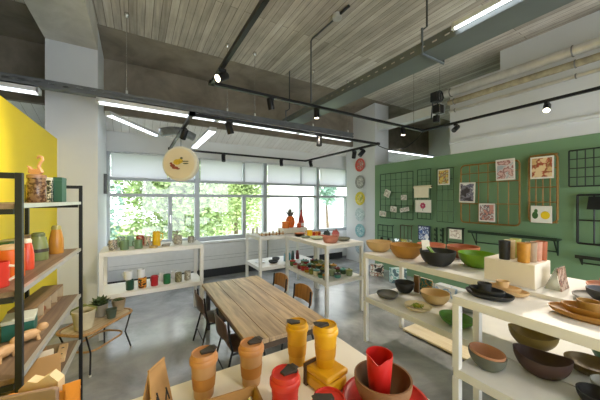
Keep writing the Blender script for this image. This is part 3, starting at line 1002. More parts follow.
def loop(hx, hy, r, z, n=6):
    pts = []
    for cx, cy, a0 in ((hx - r, hy - r, 0), (-hx + r, hy - r, 90), (-hx + r, -hy + r, 180), (hx - r, -hy + r, 270)):
        for i in range(n + 1):
            a = radians(a0 + 90 * i / n)
            pts.append((cx + r * cos(a), cy + r * sin(a), z))
    return pts


MB().tube(loop(.305, .17, .10, bz - .012), .0125, 8, closed=True).build('top_rim', rat, bd_)
MB().prism([p[:2] for p in loop(.285, .155, .09, 0)], bz - .02, bz - .008, 'Z').build('top_panel', wood('bench_top', '#b9a27e', '#d6c5a6', 'X', .5), bd_)
MB().tube(loop(.21, .13, .09, .19), .0095, 8, closed=True).build('lower_rim', rat, bd_)
for sx in (-1, 1):
    for sy in (-1, 1):
        lg = MB().tube([(sx * .265, sy * .14, bz - .03), (sx * .205, sy * .125, .19), (sx * .245, sy * .16, .012)], .0075, 8).build('leg', STEEL_BLACK, bd_)
        MB().lathe([(0, 0), (.011, 0), (.011, .014), (0, .014)], 10).build('foot_cap', C('#dcdad2', .5), lg, loc=(sx * .245, sy * .16, 0))


def on_bench(a, b):
    q_ = math.atan2(.395, .316)
    return (-.335 + a * cos(q_) - b * sin(q_), 3.345 + a * sin(q_) + b * cos(q_), bz + .002)


def pot(label, p, r, h, hexc, plant=None, saucer=False, strap=False):
    t = thing('plant_pot', label, 'plant pot', p)
    MB().lathe([(0, 0), (r * .74, 0), (r * .98, h * .9), (r, h * .92), (r, h), (r * .92, h), (r * .72, h * .12), (0, h * .12)], 30).build('pot', C(hexc, .55, var=.1, scale=12), t)
    if plant:
        MB().lathe([(0, h * .84), (r * .89, h * .84), (r * .88, h * .8)], 20).build('soil', C('#3d2f24', .95, var=.4, scale=60), t)
        m = MB()
        for i in range(plant[1]):
            a = i * 2.39996
            q_ = .25 + .75 * (i / plant[1])
            L = plant[2] * (.7 + .5 * RND.random())
            base = Vector((cos(a) * r * .45 * q_, sin(a) * r * .45 * q_, h * .85))
            tip = base + Vector((cos(a) * L * q_, sin(a) * L * q_, L * (1.25 - .8 * q_)))
            side = Vector((-sin(a), cos(a), 0)) * L * .22
            mid = (base + tip) / 2 + Vector((0, 0, L * .12))
            m.add([base, mid + side, tip, mid - side, mid + Vector((0, 0, .008))], [(0, 1, 4), (1, 2, 4), (2, 3, 4), (3, 0, 4)], 0, True)
        m.build('leaves', C(plant[0], .5, var=.3, scale=30), t)
    if strap:
        MB().tube([(-r * .98, 0, h * .85), (-r * 1.05, 0, h * 1.05), (0, 0, h * 1.28), (r * 1.05, 0, h * 1.05), (r * .98, 0, h * .85)], .009, 8).build('strap', C('#6f7638', .6), t)
    return t


pot('big cream planter with an olive strap at the near end of the rattan bench', on_bench(-.18, -.03), .092, .17, '#c8bfa0', strap=True)
pot('grey pot with a bushy succulent, middle of the rattan bench', on_bench(.085, .055), .068, .12, '#8a8578', ('#4b5c37', 40, .095))
pot('tan pot with low green cover at the far end of the rattan bench', on_bench(.25, -.01), .066, .11, '#9a8a6e', ('#4a5a35', 26, .03))
pot('small dark green empty pot at the front of the rattan bench', on_bench(.055, -.10), .048, .09, '#4d5a4c')
pot('olive pot at the back of the rattan bench beside the cream planter', on_bench(-.045, .10), .06, .14, '#6d7433')


def x_at(u, Y):
    r = (u - 300.0) / FPX
    return Y * (SY + r * CY) / (CY - r * SY)


# ================================================================ MUGS ON THE WINDOW SHELF
def mug(label, loc, r, h, mat, rz=0.0, group='mugs on the shelf under the window', handle=True, name='mug', inner=None):
    t = thing(name, label, 'mug', loc, rz, group)
    MB().lathe([(0, 0), (r * .92, 0), (r, .006), (r, h), (r * .9, h), (r * .88, .008), (0, .008)], 26).build('body', mat, t)
    if handle:
        MB().tube([(r * .97, 0, h * .82), (r * 1.55, 0, h * .8), (r * 1.7, 0, h * .52), (r * 1.45, 0, h * .28), (r * .97, 0, h * .2)], r * .13, 8).build('handle', mat, t)
    return t


G1 = C('#6f8a6a', .35, var=.12, scale=30)
pat_bw = pattern('black_white_flowers', ['#26282a', '#d8d4cc', '#5a5a58', '#c9b9a9'], 42, .35)
pat_teal = pattern('teal_leaves', ['#5d8f83', '#a9c7b8', '#417063', '#d5ddd0'], 40, .35)
pat_red = pattern('red_flowers', ['#a3302c', '#c96a55', '#7d2724', '#d8b8a0'], 40, .35)
pat_grey = pattern('grey_weave', ['#8e8b80', '#b9b5a8', '#6f6d64', '#cfcabd'], 55, .4)
pat_mix = pattern('mixed_flowers', ['#9db08a', '#c98872', '#dcd6c2', '#6f7d66'], 44, .35)
pat_org = pattern('orange_dots', ['#1f2421', '#1f2421', '#d07a20', '#e0a43a'], 36, .35)
pat_darkg = C('#1f4a38', .35, var=.15, scale=25)
zt = TOP + .001
for (u, Y, r, h, mat, rz, lab) in (
        (113, 3.90, .042, .12, pat_bw, 2.4, 'black and white patterned mug at the left end of the top of the window shelf'),
        (121, 4.10, .045, .13, pat_teal, 2.2, 'teal patterned mug at the back left of the window shelf top'),
        (124.5, 3.85, .045, .11, G1, 2.4, 'plain sage green mug left one at the front of the window shelf top'),
        (130.5, 4.13, .042, .13, C('#9fc7b0', .3), 2.2, 'pale mint mug at the back of the window shelf top'),
        (138.5, 3.87, .045, .105, G1, 2.6, 'plain sage green mug in front of the red mug on the window shelf top'),
        (140, 4.08, .046, .135, pat_red, .6, 'red flowered mug behind a sage green mug'),
        (147.5, 4.05, .042, .12, pat_mix, .3, 'flowered mug just right of the red mug'),
        (178, 3.98, .052, .115, pat_grey, -2.5, 'grey woven-pattern mug right of the yellow jug'),
        (191, 4.03, .042, .085, pat_grey, -.6, 'small grey patterned mug at the right end of the window shelf top')):
    mug(lab, (x_at(u, Y), Y, zt), r, h, mat, rz)
t = thing('yellow_jug', 'tall yellow jug standing on the window shelf', 'jug', (x_at(156.5, 3.98), 3.98, zt), .5)
MB().lathe([(0, 0), (.046, 0), (.05, .01), (.046, .1), (.044, .17), (.047, .185), (.042, .185), (.04, .02), (0, .02)], 28).build('body', C('#dfb41f', .35, var=.1, scale=20), t)
MB().tube([(.045, 0, .16), (.085, 0, .15), (.09, 0, .09), (.05, 0, .05)], .008, 8).build('handle', C('#dfb41f', .35), t)
for lab, u, Y in (('stack of round cork coasters in front of the yellow jug', 153.5, 3.83), ('stack of grey coasters between the yellow jug and the woven-pattern mug', 166, 3.88)):
    o = MB()
    for i in range(3):
        o.lathe([(0, i * .009), (.048, i * .009), (.048, i * .009 + .008), (0, i * .009 + .008)], 24, cx=RND.uniform(-.004, .004))
    o = o.build('coaster_stack', C('#b59a62' if 'cork' in lab else '#9a958a', .8, var=.3, scale=60), loc=(x_at(u, Y), Y, zt))
    tag(o, lab, 'coasters')
zl = LOW + .001
low_mugs = []
for (u, Y, r, h, mat, lab) in (
        (130, 3.87, .043, .12, pat_darkg, 'dark green mug under a white one on the lower window shelf'),
        (142.5, 3.88, .045, .125, pat_org, 'black mug with orange dots under a white one on the lower window shelf'),
        (154.5, 3.89, .043, .125, C('#b3202c', .3), 'plain red mug on the lower window shelf'),
        (167, 3.90, .043, .12, C('#1f6a3f', .3, var=.15, scale=25), 'green mug right of the red mug on the lower window shelf'),
        (178.5, 3.91, .042, .12, pattern('olive_print', ['#77704f', '#8f8863', '#5d573c', '#a39c78'], 45), 'olive printed mug on the lower window shelf'),
        (187.5, 3.93, .042, .12, pattern('stone_print', ['#9a9688', '#bab6a8', '#7d796c', '#cfcbbf'], 45), 'stone grey printed mug at the right end of the lower window shelf')):
    mug(lab, (x_at(u, Y), Y, zl), r, h, mat, 1.2 if u > 160 else 2.2, 'mugs on the lower window shelf')
for u, Y, b, lab in ((128.2, 3.885, .122, 'white mug stacked on the dark green mug'), (141.2, 3.895, .127, 'white mug stacked on the orange dotted mug')):
    mug(lab, (x_at(u, Y), Y, zl + b), .043, .10, C('#e9ebee', .25, var=.02), 2.6, 'mugs on the lower window shelf')
for u, Y, lab in ((162, 4.1, 'white mug at the back between the red and green mugs'), (174, 4.12, 'white mug at the back behind the olive mug')):
    mug(lab, (x_at(u, Y), Y, zl), .042, .10, C('#e9ebee', .25, var=.02), .8, 'mugs on the lower window shelf')


# ================================================================ BOWLS, PLATES, CUPS
def bowl(label, p, R_, h, mat, base=.5, sx=1.0, sy=1.0, rz=0.0, boat=0.0, th=.006, name='bowl', group=None, egg=0.0, tilt=None, n=44, inner=None):
    prof = [(0, 0.0), (R_ * base, 0.0)]
    K = 9
    for i in range(1, K + 1):
        a = i / K
        prof.append((R_ * (base + (1 - base) * sin(a * pi / 2) ** .85), h * (1 - cos(a * pi / 2)) * .35 + h * a * .65))
    k0 = len(prof)
    prof.append((R_ - th, h))
    for i in range(K - 1, -1, -1):
        a = i / K
        prof.append((max(.001, R_ * (base + (1 - base) * sin(a * pi / 2) ** .85) - th * 1.1), max(th, h * (1 - cos(a * pi / 2)) * .35 + h * a * .65 + th * (1 - a))))
    prof.append((0, th))
    mats = None
    if inner is not None:
        mats = [0] * k0 + [1] * (len(prof) - k0)
    o = MB().lathe(prof, n, sx=sx, sy=sy, boat=boat, egg=egg, mats=mats).build(name, [mat, inner] if inner else mat, loc=p, rz=rz)
    if tilt:
        o.rotation_euler = (tilt[0], tilt[1], rz)
    return tag(o, label, 'plate' if name in ('plate', 'platter') else 'bowl', group)


def on(u, v, z):
    x, y, _ = spot(u, v, z)
    return (x, y, z + .001)


CERB = C('#26282a', .6, var=.12, scale=25)
BEIGE = C('#c9ac7c', .55, var=.08, scale=10)
MUST = C('#b07f35', .5, var=.1, scale=10)
GREENB = C('#6c9a1e', .4, var=.08, scale=10)
TERRA = C('#a5603c', .55, var=.12, scale=12)
SALM = C('#cf8266', .55, var=.08)
GB = 'big bowls on the long white shelf'
bowl('beige wide bowl at the far end of the long white shelf', on(379, 251, TOP), .148, .115, BEIGE, group=GB)
bowl('mustard brown wide bowl on the long white shelf, second from its far end', on(406, 257.5, TOP), .162, .135, MUST, group=GB)
bowl('big black bowl on the long white shelf holding salad servers', on(437.5, 265, TOP), .152, .135, CERB, .48, group=GB)
bowl('bright green bowl beside the white plinth on the long shelf', on(477, 267, TOP), .15, .125, GREENB, .42, group=GB)
bowl('terracotta brown bowl behind the bright green bowl', on(463, 257.5, TOP), .15, .12, TERRA, .55, group=GB)
bowl('salmon pink flat bowl behind the big black bowl', on(431, 252, TOP), .15, .095, SALM, .6, group=GB)
gm = glass('bowl_glass', '#e8f0ee', .18, .06)
bowl('clear glass bowl behind the mustard bowl', on(401, 250, TOP), .13, .12, gm, .5, group=GB)
o = MB().span(-.05, .05, -.035, .035, 0, .10).build('small_box', C('#d9d2c4', .5), loc=on(414.5, 253, TOP), bevel=.003)
tag(o, 'small cream box behind the mustard bowl', 'box')
ss = thing('salad_servers', 'green salad servers with white tag leaning in the big black bowl', 'cutlery', on(437.5, 265, TOP))
MB().tube([(.01, -.02, .022), (-.045, .075, .16)], .008, 8).build('server', GREENB, ss)
MB().tube([(.035, -.01, .022), (-.01, .085, .165)], .008, 8).build('server', GREENB, ss)
MB().box(-.035, .095, .175, .075, .004, .09, rz=radians(-30), rx=radians(-12)).build('paper_tag', C('#e4e0d4', .6), ss)
bowl('grey flat dish on the lower tier of the long white shelf', on(387.5, 297, LOW), .118, .05, C('#5d5e5a', .55), .65)
bowl('black deep bowl on the lower tier of the long white shelf', on(404.5, 292, LOW), .112, .12, CERB, .5)
bowl('beige deep bowl on the lower tier of the long white shelf', on(435, 303, LOW), .142, .115, BEIGE, .5)
pd_ = on(418, 309.5, LOW)
bowl('white flat dish of green salad on the lower tier of the long shelf', pd_, .128, .045, C('#e2d5b6', .45), .6)
gl = MB()
for i in range(26):
    a, r_ = RND.uniform(0, 6.28), .06 * RND.random() ** .5
    c = Vector((r_ * cos(a) * .8, r_ * sin(a) * .8, .030 + RND.uniform(0, .018)))
    d1 = Vector((cos(a * 3), sin(a * 3), RND.uniform(.0, .5))) * .035
    d2 = Vector((-sin(a * 3), cos(a * 3), RND.uniform(-.3, .3))) * .016
    gl.add([c - d1, c + d2, c + d1, c - d2, c + Vector((0, 0, .012))], [(0, 1, 4), (1, 2, 4), (2, 3, 4), (3, 0, 4)], i % 2, True)
o = gl.build('salad_leaves', [C('#7d9428', .5, var=.3), C('#b7b13c', .5, var=.3)], loc=(pd_[0], pd_[1], pd_[2] + .0))
tag(o, 'green salad leaves in the white flat dish', 'salad', kind='stuff')
bowl('green leaf-shaped bowl on the lower tier behind the corner leg of the front shelf', on(456, 325, LOW), .15, .075, C('#4d7f22', .4, var=.08), .42, sx=1.0, sy=.8, rz=radians(70))
bowl('grey bowl on the lower tier behind the green leaf-shaped bowl', on(469, 311, LOW), .125, .075, C('#6b6f70', .5), .5)
# books standing behind
for lab, u, v, hx_, w_, h_ in (('brown book standing at the back of the long lower tier', 2.835, 1.985, '#7c5a3a', .06, .20), ('teal patterned book beside the brown book on the long lower tier', 2.835, 1.86, '#2f6d6a', .15, .19)):
    b = thing('upright_book', lab, 'book', (u, v, LOW + .001), radians(90))
    MB().span(-w_ / 2, w_ / 2, -.012, .012, 0, h_).build('cover', pattern('cover_' + hx_[1:], [hx_, '#a27a45', hx_, '#2b3c3d'], 18, .45) if 'teal' in lab else C(hx_, .5, var=.2), b)
    MB().span(-w_ / 2 + .003, w_ / 2 + .001, -.009, .009, .003, h_ + .001).build('pages', C('#e9e2d0', .8), b)
o = MB().span(-.06, .06, -.26, .26, 0, .46).build('printed_carton', pattern('blue_white_print', ['#e6ebf0', '#f0f1ee', '#9fb9d8', '#e9ecec'], 7), loc=(3.42, 1.82, .036), bevel=.004)
tag(o, 'white and blue printed carton standing on the low wooden platform', 'box')
for lab, x, y, rz, cols, w_, h_ in (('white and rust printed card box on the floor below the plate column', 4.33, 3.98, -35, ['#e6e2d8', '#a9725a', '#e6e2d8', '#4a4643'], .26, .24), ('teal and white printed card box on the floor by the green partition', 4.33, 3.44, -30, ['#dfe6e4', '#6aa8a3', '#c6dcda', '#4d6b72'], .30, .28)):
    o = MB().span(-w_ / 2, w_ / 2, -.06, .06, 0, h_).build('card_box', pattern('card_' + cols[1][1:], cols, 9), loc=(x, y, .001), rz=radians(rz), bevel=.004)
    tag(o, lab, 'box', 'printed boxes on the floor')

# ---- white plinth with cups
pt = thing('white_plinth', 'white block plinth carrying a row of cups', 'plinth', (2.395, .855, TOP + .001))
MB().span(-.14, .14, -.155, .15, 0, .165).build('block', C('#e8dfcf', .5, var=.03, scale=6), pt, bevel=.003)
zc = TOP + .001 + .166
for lab, x, y, r, h, hx_ in (('black cup at the left of the white plinth', 2.30, .89, .036, .135, '#202224'), ('cream cup behind the black and amber cups on the plinth', 2.372, .885, .034, .135, '#d8c79f'),
                             ('amber cup at the front of the white plinth', 2.296, .775, .038, .135, '#b9822a'), ('pale lime cup at the back of the white plinth', 2.445, .875, .034, .14, '#b2bb6a'),
                             ('taupe cup right behind the amber cup', 2.366, .755, .033, .135, '#a0896f'), ('dusty pink cup between taupe and rust cups', 2.434, .748, .033, .135, '#c58f76'),
                             ('rust brown cup at the right end of the white plinth', 2.502, .740, .033, .135, '#a2572d')):
    o = MB().lathe([(0, 0), (r * .86, 0), (r * .9, .004), (r, h), (r * .92, h), (r * .8, .008), (0, .008)], 28).build('drinking_cup', C(hx_, .5, var=.12, scale=30), loc=(x, y, zc))
    tag(o, lab, 'cup', 'cups on the white plinth')

# ---- acrylic sign
ac = thing('sign_holder', 'clear tent-shaped sign holder with a printed picture beside the white plinth', 'sign', (2.36, .600, TOP + .001))
# triangular profile open towards the aisle; printed sheet on its near side
MB().add([(0, .085, 0), (.15, .085, 0), (.15, .030, .145), (0, .030, .145), (0, .081, 0), (.15, .081, 0), (.15, .026, .145), (0, .026, .145)],
         [(0, 1, 2, 3), (7, 6, 5, 4), (0, 3, 7, 4), (1, 5, 6, 2), (2, 6, 7, 3), (0, 4, 5, 1)]).build('clear_panel', glass('acrylic', '#e3e6e2', .10, .25), ac)
MB().prism([(.002, 0), (.079, 0), (.027, .140)], .001, .004, 'X').build('end_panel', glass('acrylic_end', '#d9dcd6', .08, .30), ac)
MB().add([(0, 0, 0), (.15, 0, 0), (.15, .022, .145), (0, .022, .145), (0, -.004, 0), (.15, -.004, 0), (.15, .018, .145), (0, .018, .145)],
         [(3, 2, 1, 0), (4, 5, 6, 7), (0, 4, 7, 3), (1, 2, 6, 5), (3, 7, 6, 2), (0, 1, 5, 4)]).build('printed_panel', pattern('sign_print', ['#a9806c', '#7d4538', '#4d3a32', '#b6947e', '#c2aea0'], 30, detail=4), ac)

# ---- oval platters on the front shelf
DT = .975
BLK = C('#232527', .6, var=.12, scale=25)
p0 = (1.925, .83, DT + .001)
GP = 'stacked platters on the front shelf'
bowl('black oval platter at the bottom of the stack on the front shelf corner', p0, .132, .034, BLK, .72, sx=.66, sy=1.0, rz=radians(8), name='platter', group=GP)
bowl('smaller black oval dish nested in the black platter', (p0[0], p0[1] + .012, p0[2] + .0105), .10, .042, BLK, .66, sx=.62, sy=1.0, rz=radians(8), name='platter', group=GP)
o = MB().lathe([(0, 0), (.033, 0), (.040, .066), (.035, .066), (.029, .008), (0, .008)], 28).build('small_cup', BLK, loc=(p0[0], p0[1] + .025, p0[2] + .020))
tag(o, 'small black cup standing in the black dishes', 'cup')
CRM = C('#d9b98a', .5, var=.06)
p1 = (2.105, .80, DT + .001)
bowl('cream oval platter behind the black stack', p1, .118, .032, CRM, .72, sx=.6, sy=1.0, rz=radians(4), name='platter', group=GP)
bowl('smaller cream oval dish nested in the cream platter', (p1[0], p1[1] + .012, p1[2] + .0105), .09, .038, CRM, .66, sx=.56, sy=1.0, rz=radians(4), name='platter', group=GP)
o = MB().lathe([(0, 0), (.027, 0), (.038, .06), (.033, .06), (.023, .008), (0, .008)], 28).build('small_cup', CRM, loc=(p1[0], p1[1] + .025, p1[2] + .020))
tag(o, 'small cream cup standing in the cream dishes', 'cup')
MS = C('#a5752f', .5, var=.1, scale=12)
p2 = (2.03, .395, DT + .001)
bowl('mustard oval platter at the right edge of the front shelf', p2, .17, .038, MS, .7, sx=.62, sy=1.0, rz=radians(10), name='platter', group=GP)
bowl('smaller mustard oval dish nested in the mustard platter', (p2[0] + .008, p2[1] - .01, p2[2] + .011), .13, .05, MS, .66, sx=.60, sy=1.0, rz=radians(10), name='platter', group=GP)
o = MB().lathe([(0, 0), (.045, 0), (.05, .065), (.045, .065), (.04, .008), (0, .008)], 30).build('small_cup', C('#9a7434', .5, var=.1), loc=(p2[0] + .012, p2[1] + .012, p2[2] + .026))
tag(o, 'mustard cup standing in the mustard dishes', 'cup')
GRY = C('#8d8a86', .5, var=.08)
p3 = (2.33, .415, TOP + .001)
bowl('grey flat plate behind the mustard platters', p3, .125, .03, GRY, .72, name='plate')
bowl('dark slate bowl stacked on the grey flat plate', (p3[0] + .02, p3[1] - .02, p3[2] + .009), .09, .065, C('#4b4e55', .5, var=.1), .6)
p4 = (2.60, .40, TOP + .001)
bowl('peach flat bowl behind the dark slate bowl', p4, .135, .05, C('#cd9072', .5, var=.06), .62)
bowl('rust brown small bowl nested in the peach flat bowl', (p4[0] + .01, p4[1] - .01, p4[2] + .009), .085, .075, C('#94532f', .5, var=.1), .6)

# ---- bowls on the lower tier of the front shelf
z0 = LOW + .001
q0 = (1.945, .85, z0)
bowl('grey oval bowl with a peach bowl inside on the lower front tier', q0, .112, .10, C('#5f6258', .5, var=.1), .4, sx=.82, sy=1.0, rz=radians(-12), boat=.0)
bowl('peach oval bowl nested in the grey bowl on the lower front tier', (q0[0], q0[1], z0 + .03), .106, .085, C('#c08a68', .5, var=.06), .33, sx=.82, sy=1.0, rz=radians(-12))
bowl('dark brown deep oval bowl in the middle of the lower front tier', (2.15, .635, z0), .142, .115, C('#46302a', .5, var=.12), .36, sx=1.0, sy=.72, rz=radians(105), boat=.03)
bowl('olive brown oval bowl behind the dark brown bowl', (2.50, .79, z0), .145, .105, C('#78632a', .45, var=.1), .36, sx=1.0, sy=.72, rz=radians(105), boat=.025)
bowl('olive bowl right of the dark brown bowl on the lower tier', (2.45, .487, z0), .12, .07, C('#5d4a1c', .5, var=.1), .45)
bowl('pale grey bowl at the right edge of the lower front tier', (2.265, .365, z0), .085, .065, C('#9c9c96', .5), .5)
bowl('black bowl with copper rim at the lower right corner of the front shelf', (2.09, .385, z0), .085, .07, C('#1d1a18', .5), .55)
bowl('dark green bowl behind the olive bowl on the lower tier', (2.70, .44, z0), .10, .14, C('#1f5a36', .45), .5)


# ================================================================ FRONT COUNTER
CT = .951
LIDS = []


def tumbler(label, loc, body, band, tabrot, r=.045, h=.146, lidc=None):
    t = thing('travel_tumbler', label, 'tumbler', loc, tabrot, 'tumblers on the front counter')
    mb = C(body, .45, var=.04, scale=8)
    ml = C(lidc or body, .4, var=.03, scale=8)
    hb = h - .030
    MB().lathe([(0, 0), (r * .66, 0), (r * .69, .003), (r * .91, hb), (0, hb)], 40).build('cup_body', mb, t)
    f = lambda z: r * (.69 + .22 * z / hb)
    MB().lathe([(f(hb * .28) + .0003, hb * .28), (f(hb * .28) + .0013, hb * .285), (f(hb * .62) + .0013, hb * .615), (f(hb * .62) + .0003, hb * .62)], 40).build('grip_band', C(band, .6, var=.06, scale=12), t)
    ld = MB().lathe([(r * .90, hb - .004), (r * .98, hb - .003), (r * 1.0, hb + .001), (r * 1.0, hb + .012), (r * .97, hb + .0145), (r * .90, hb + .016), (r * .88, h - .002), (r * .86, h), (r * .80, h), (r * .78, h - .005), (0, h - .005)], 40).build('lid', ml, t)
    m = MB()
    # dark flip stopper: wedge across the lid with a raised thumb piece at the rim
    m.prism([(-r * .25, -r * .20), (r * .25, -r * .34), (r * .66, -r * .50), (r * .80, -r * .30), (r * .80, r * .30), (r * .66, r * .50), (r * .25, r * .34), (-r * .25, r * .20)], h - .0048, h + .0015, 'Z')
    m.prism([(r * .60, -r * .36), (r * .93, -r * .30), (r * .93, r * .30), (r * .60, r * .36)], h + .0012, h + .0035, 'Z')
    m.build('flip_stopper', DARKLID, ld, bevel=.0008)
    return t


PEACH, PBAND = '#b58a5c', '#a8702e'
YEL = '#d09c12'
RED = '#b9231a'
# tab direction towards the upper right of the picture: roughly +X
tumbler('peach travel tumbler at the left end of the row on the front counter', (.190, .925, CT), PEACH, PBAND, radians(10), lidc='#bb8450')
tumbler('peach travel tumbler in front of the dark chair, second from the left', (.346, .898, CT), PEACH, PBAND, radians(10), lidc='#bb8450')
tumbler('yellow travel tumbler standing on the counter behind the yellow lunch box', (.545, .915, CT), YEL, '#c58e0e', radians(150), h=.165)
tumbler('yellow travel tumbler standing on top of the yellow lunch box', (.567, .757, CT + .071), YEL, '#c58e0e', radians(160), h=.142)
tumbler('red travel tumbler left of the yellow lunch box', (.370, .69, CT), RED, '#b81f16', radians(12), lidc='#c23325')
tumbler('red travel tumbler nearest the camera beside the red plate', (.408, .53, CT), RED, '#b81f16', radians(165), h=.158, lidc='#c23325')
lb = thing('lunch_box', 'yellow lunch box with brown strap under a yellow tumbler', 'lunch box', (.563, .755, CT), radians(8))
YM = C(YEL, .45, var=.04)
MB().span(-.050, .050, -.062, .062, 0, .048).build('box', YM, lb, bevel=.012)
MB().span(-.052, .052, -.064, .064, .0485, .0705).build('lid', C('#cd9812', .45, var=.04), lb, bevel=.008)
MB().span(-.0545, .0545, .036, .052, .0005, .002).span(-.0545, -.0525, .036, .052, .002, .0722).span(.0525, .0545, .036, .052, .002, .0722).span(-.0545, .0545, .036, .052, .0707, .0722).build('strap', C('#4a2f20', .7), lb)
pp = (.668, .578, CT)
bowl('red plate on the front counter under the brown bowl', pp, .135, .020, C('#bd261c', .4, var=.03), .72, name='plate')
bp_ = (.660, .582, CT + .0085)
bowl('brown bowl standing on the red plate with a red cup inside', bp_, .088, .088, C('#7d5a3a', .5, var=.06), .48, inner=C('#6d5238', .55, var=.06))
rc = thing('red_cup', 'red cup with pouring notch standing in the brown bowl', 'cup', (.652, .588, CT + .0168), 0)
n = 40
prof = [(.024, 0), (.030, .003), (.041, .155)]
m = MB()
vs, fs = [], []
rows = [(.026, .0), (.030, .002), (.0335, .05), (.0375, .10), (.041, .15), (.0385, .15), (.035, .10), (.031, .05), (.028, .004), (.0, .004)]
na = radians(218)
for k_, (r_, z_) in enumerate(rows):
    for j_ in range(n):
        a = 2 * pi * j_ / n
        dlt = math.atan2(sin(a - na), cos(a - na))
        dip = -.017 * math.exp(-(dlt / .4) ** 2) if z_ == .15 else 0
        vs.append((r_ * cos(a), r_ * sin(a), z_ + dip))
for i in range(len(rows) - 1):
    for j_ in range(n):
        fs.append((i * n + j_, i * n + (j_ + 1) % n, (i + 1) * n + (j_ + 1) % n, (i + 1) * n + j_))
fs.append(tuple(range(n - 1, -1, -1)))
m.add(vs, fs, 0, True).build('cup_body', C('#bd1f1b', .38, var=.02), rc)
MB().lathe([(0, .0045), (.027, .0045), (.027, .0042)], 24).build('cup_floor', C('#b51d18', .4), rc)
o = MB().box(0, 0, .03, .07, .003, .035, rx=radians(-30)).build('paper_label', C('#e6dcc8', .7), loc=(.60, .467, CT + .0))
tag(o, 'small cream paper label leaning before the brown bowl', 'label')
kt = thing('kraft_tray', 'square kraft paper tray of green and white crumbs at the bottom edge', 'tray', (.245, .75, CT), radians(-6))
kr = C('#a9814e', .75, var=.1, scale=20)
MB().prism([(-.065, -.065), (.065, -.065), (.065, .065), (-.065, .065)], 0, .004, 'Z') \
    .add([(-.065, -.065, 0), (.065, -.065, 0), (.065, .065, 0), (-.065, .065, 0), (-.08, -.08, .045), (.08, -.08, .045), (.08, .08, .045), (-.08, .08, .045),
          (-.073, -.073, .045), (.073, -.073, .045), (.073, .073, .045), (-.073, .073, .045), (-.06, -.06, .004), (.06, -.06, .004), (.06, .06, .004), (-.06, .06, .004)],
         [(0, 1, 5, 4), (1, 2, 6, 5), (2, 3, 7, 6), (3, 0, 4, 7), (4, 5, 9, 8), (5, 6, 10, 9), (6, 7, 11, 10), (7, 4, 8, 11), (8, 9, 13, 12), (9, 10, 14, 13), (10, 11, 15, 14), (11, 8, 12, 15)]).build('tray', kr, kt)
m = MB()
for i in range(70):
    x, y = RND.uniform(-.058, .058), RND.uniform(-.058, .058)
    m.ball(x, y, .012 + RND.uniform(0, .012), RND.uniform(.005, .011), n=7, k=5, m=RND.choice((0, 0, 1, 2)))
o = m.build('filling', [C('#e9e2d2', .7), C('#9ab04e', .6, var=.3), C('#c9c39a', .6)], kt)
kg = thing('kraft_tent_card', 'pointed kraft tent card with black brush marks at the left of the front counter', 'card', (.051, .93, CT), radians(50))
MB().add([(-.045, -.025, 0), (.045, -.025, 0), (.035, 0, .148), (-.035, 0, .148), (-.045, -.021, 0), (.045, -.021, 0), (.035, .003, .145), (-.035, .003, .145)],
         [(0, 1, 2, 3), (7, 6, 5, 4), (0, 3, 7, 4), (1, 5, 6, 2), (3, 2, 6, 7), (0, 4, 5, 1)]) \
    .add([(-.045, .025, 0), (.045, .025, 0), (.035, 0, .148), (-.035, 0, .148), (-.045, .021, 0), (.045, .021, 0), (.035, -.003, .145), (-.035, -.003, .145)],
         [(3, 2, 1, 0), (4, 5, 6, 7), (0, 4, 7, 3), (1, 2, 6, 5), (3, 7, 6, 2), (0, 1, 5, 4)]).build('card', kr, kg)
mk = MB()
for s in (-1, 1):
    for (x, z0_, z1_, dx) in ((-.03, .02, .06, .012), (-.008, .015, .07, -.01), (.012, .02, .055, .012), (.03, .02, .06, -.008)):
        f = lambda z: s * (.0262 - .025 * z / .148)
        mk.tube([(x, f(z0_), z0_), (x + dx, f(z1_), z1_)], .0022, 6)
mk.build('brush_mark', BLACK, kg)

# ================================================================ SHELF TURNED TO THE WINDOW: ORNAMENTS
zt = TOP + .001
wb_ = (2.28, 4.30)
bx_ = thing('white_riser', 'small white riser box under the orange pineapple', 'riser', (2.50, 4.36, zt))
MB().span(-.25, .25, -.13, .13, 0, .085).build('box', C('#eee9df', .5, var=.02), bx_, bevel=.003)
zr = zt + .0865
px = 2.47
pa = thing('pineapple_ornament', 'orange pineapple-shaped ornament with grey leaves on the white riser', 'ornament', (px, 4.40, zr))
MB().lathe([(0, 0), (.06, 0), (.085, .05), (.09, .11), (.076, .17), (.048, .205), (0, .21)], 20).build('fruit', C('#e06a1c', .4, var=.2, scale=35, bump=.6), pa)
m = MB()
for i in range(22):
    a = i * 2.4
    t_ = i / 22
    L = .25 * (1 - .25 * t_)
    b_ = Vector((.018 * cos(a), .018 * sin(a), .20))
    tip = b_ + Vector((cos(a) * L * (1 - t_) * .75, sin(a) * L * (1 - t_) * .75, L * (.55 + .5 * t_)))
    sd = Vector((-sin(a), cos(a), 0)) * .02
    m.add([b_ - sd, b_ + sd, tip], [(0, 1, 2)])
m.build('crown_leaves', C('#6d665a', .6, var=.2), pa)
for lab, u, Y, r_, h_, hx_ in (('orange round canister left of the pineapple', 285.5, 4.32, .065, .12, '#dd7a25'), ('orange small canister between the pineapple and the red bottle', 299, 4.265, .04, .08, '#dc5a22')):
    o = MB().lathe([(0, 0), (r_, 0), (r_, h_ * .8), (r_ * 1.04, h_ * .8), (r_ * 1.04, h_), (0, h_)], 24).build('orange_canister', C(hx_, .4, var=.15, scale=20), loc=(x_at(u, Y), Y, zr))
    tag(o, lab, 'canister')
t = thing('red_white_bottle', 'red bottle with white band and slim neck on the white riser', 'bottle', (2.70, 4.38, zr))
MB().lathe([(0, 0), (.055, 0), (.058, .09), (.047, .16), (.02, .23), (.018, .28), (0, .28)], 20).build('body', C('#b53a28', .35), t)
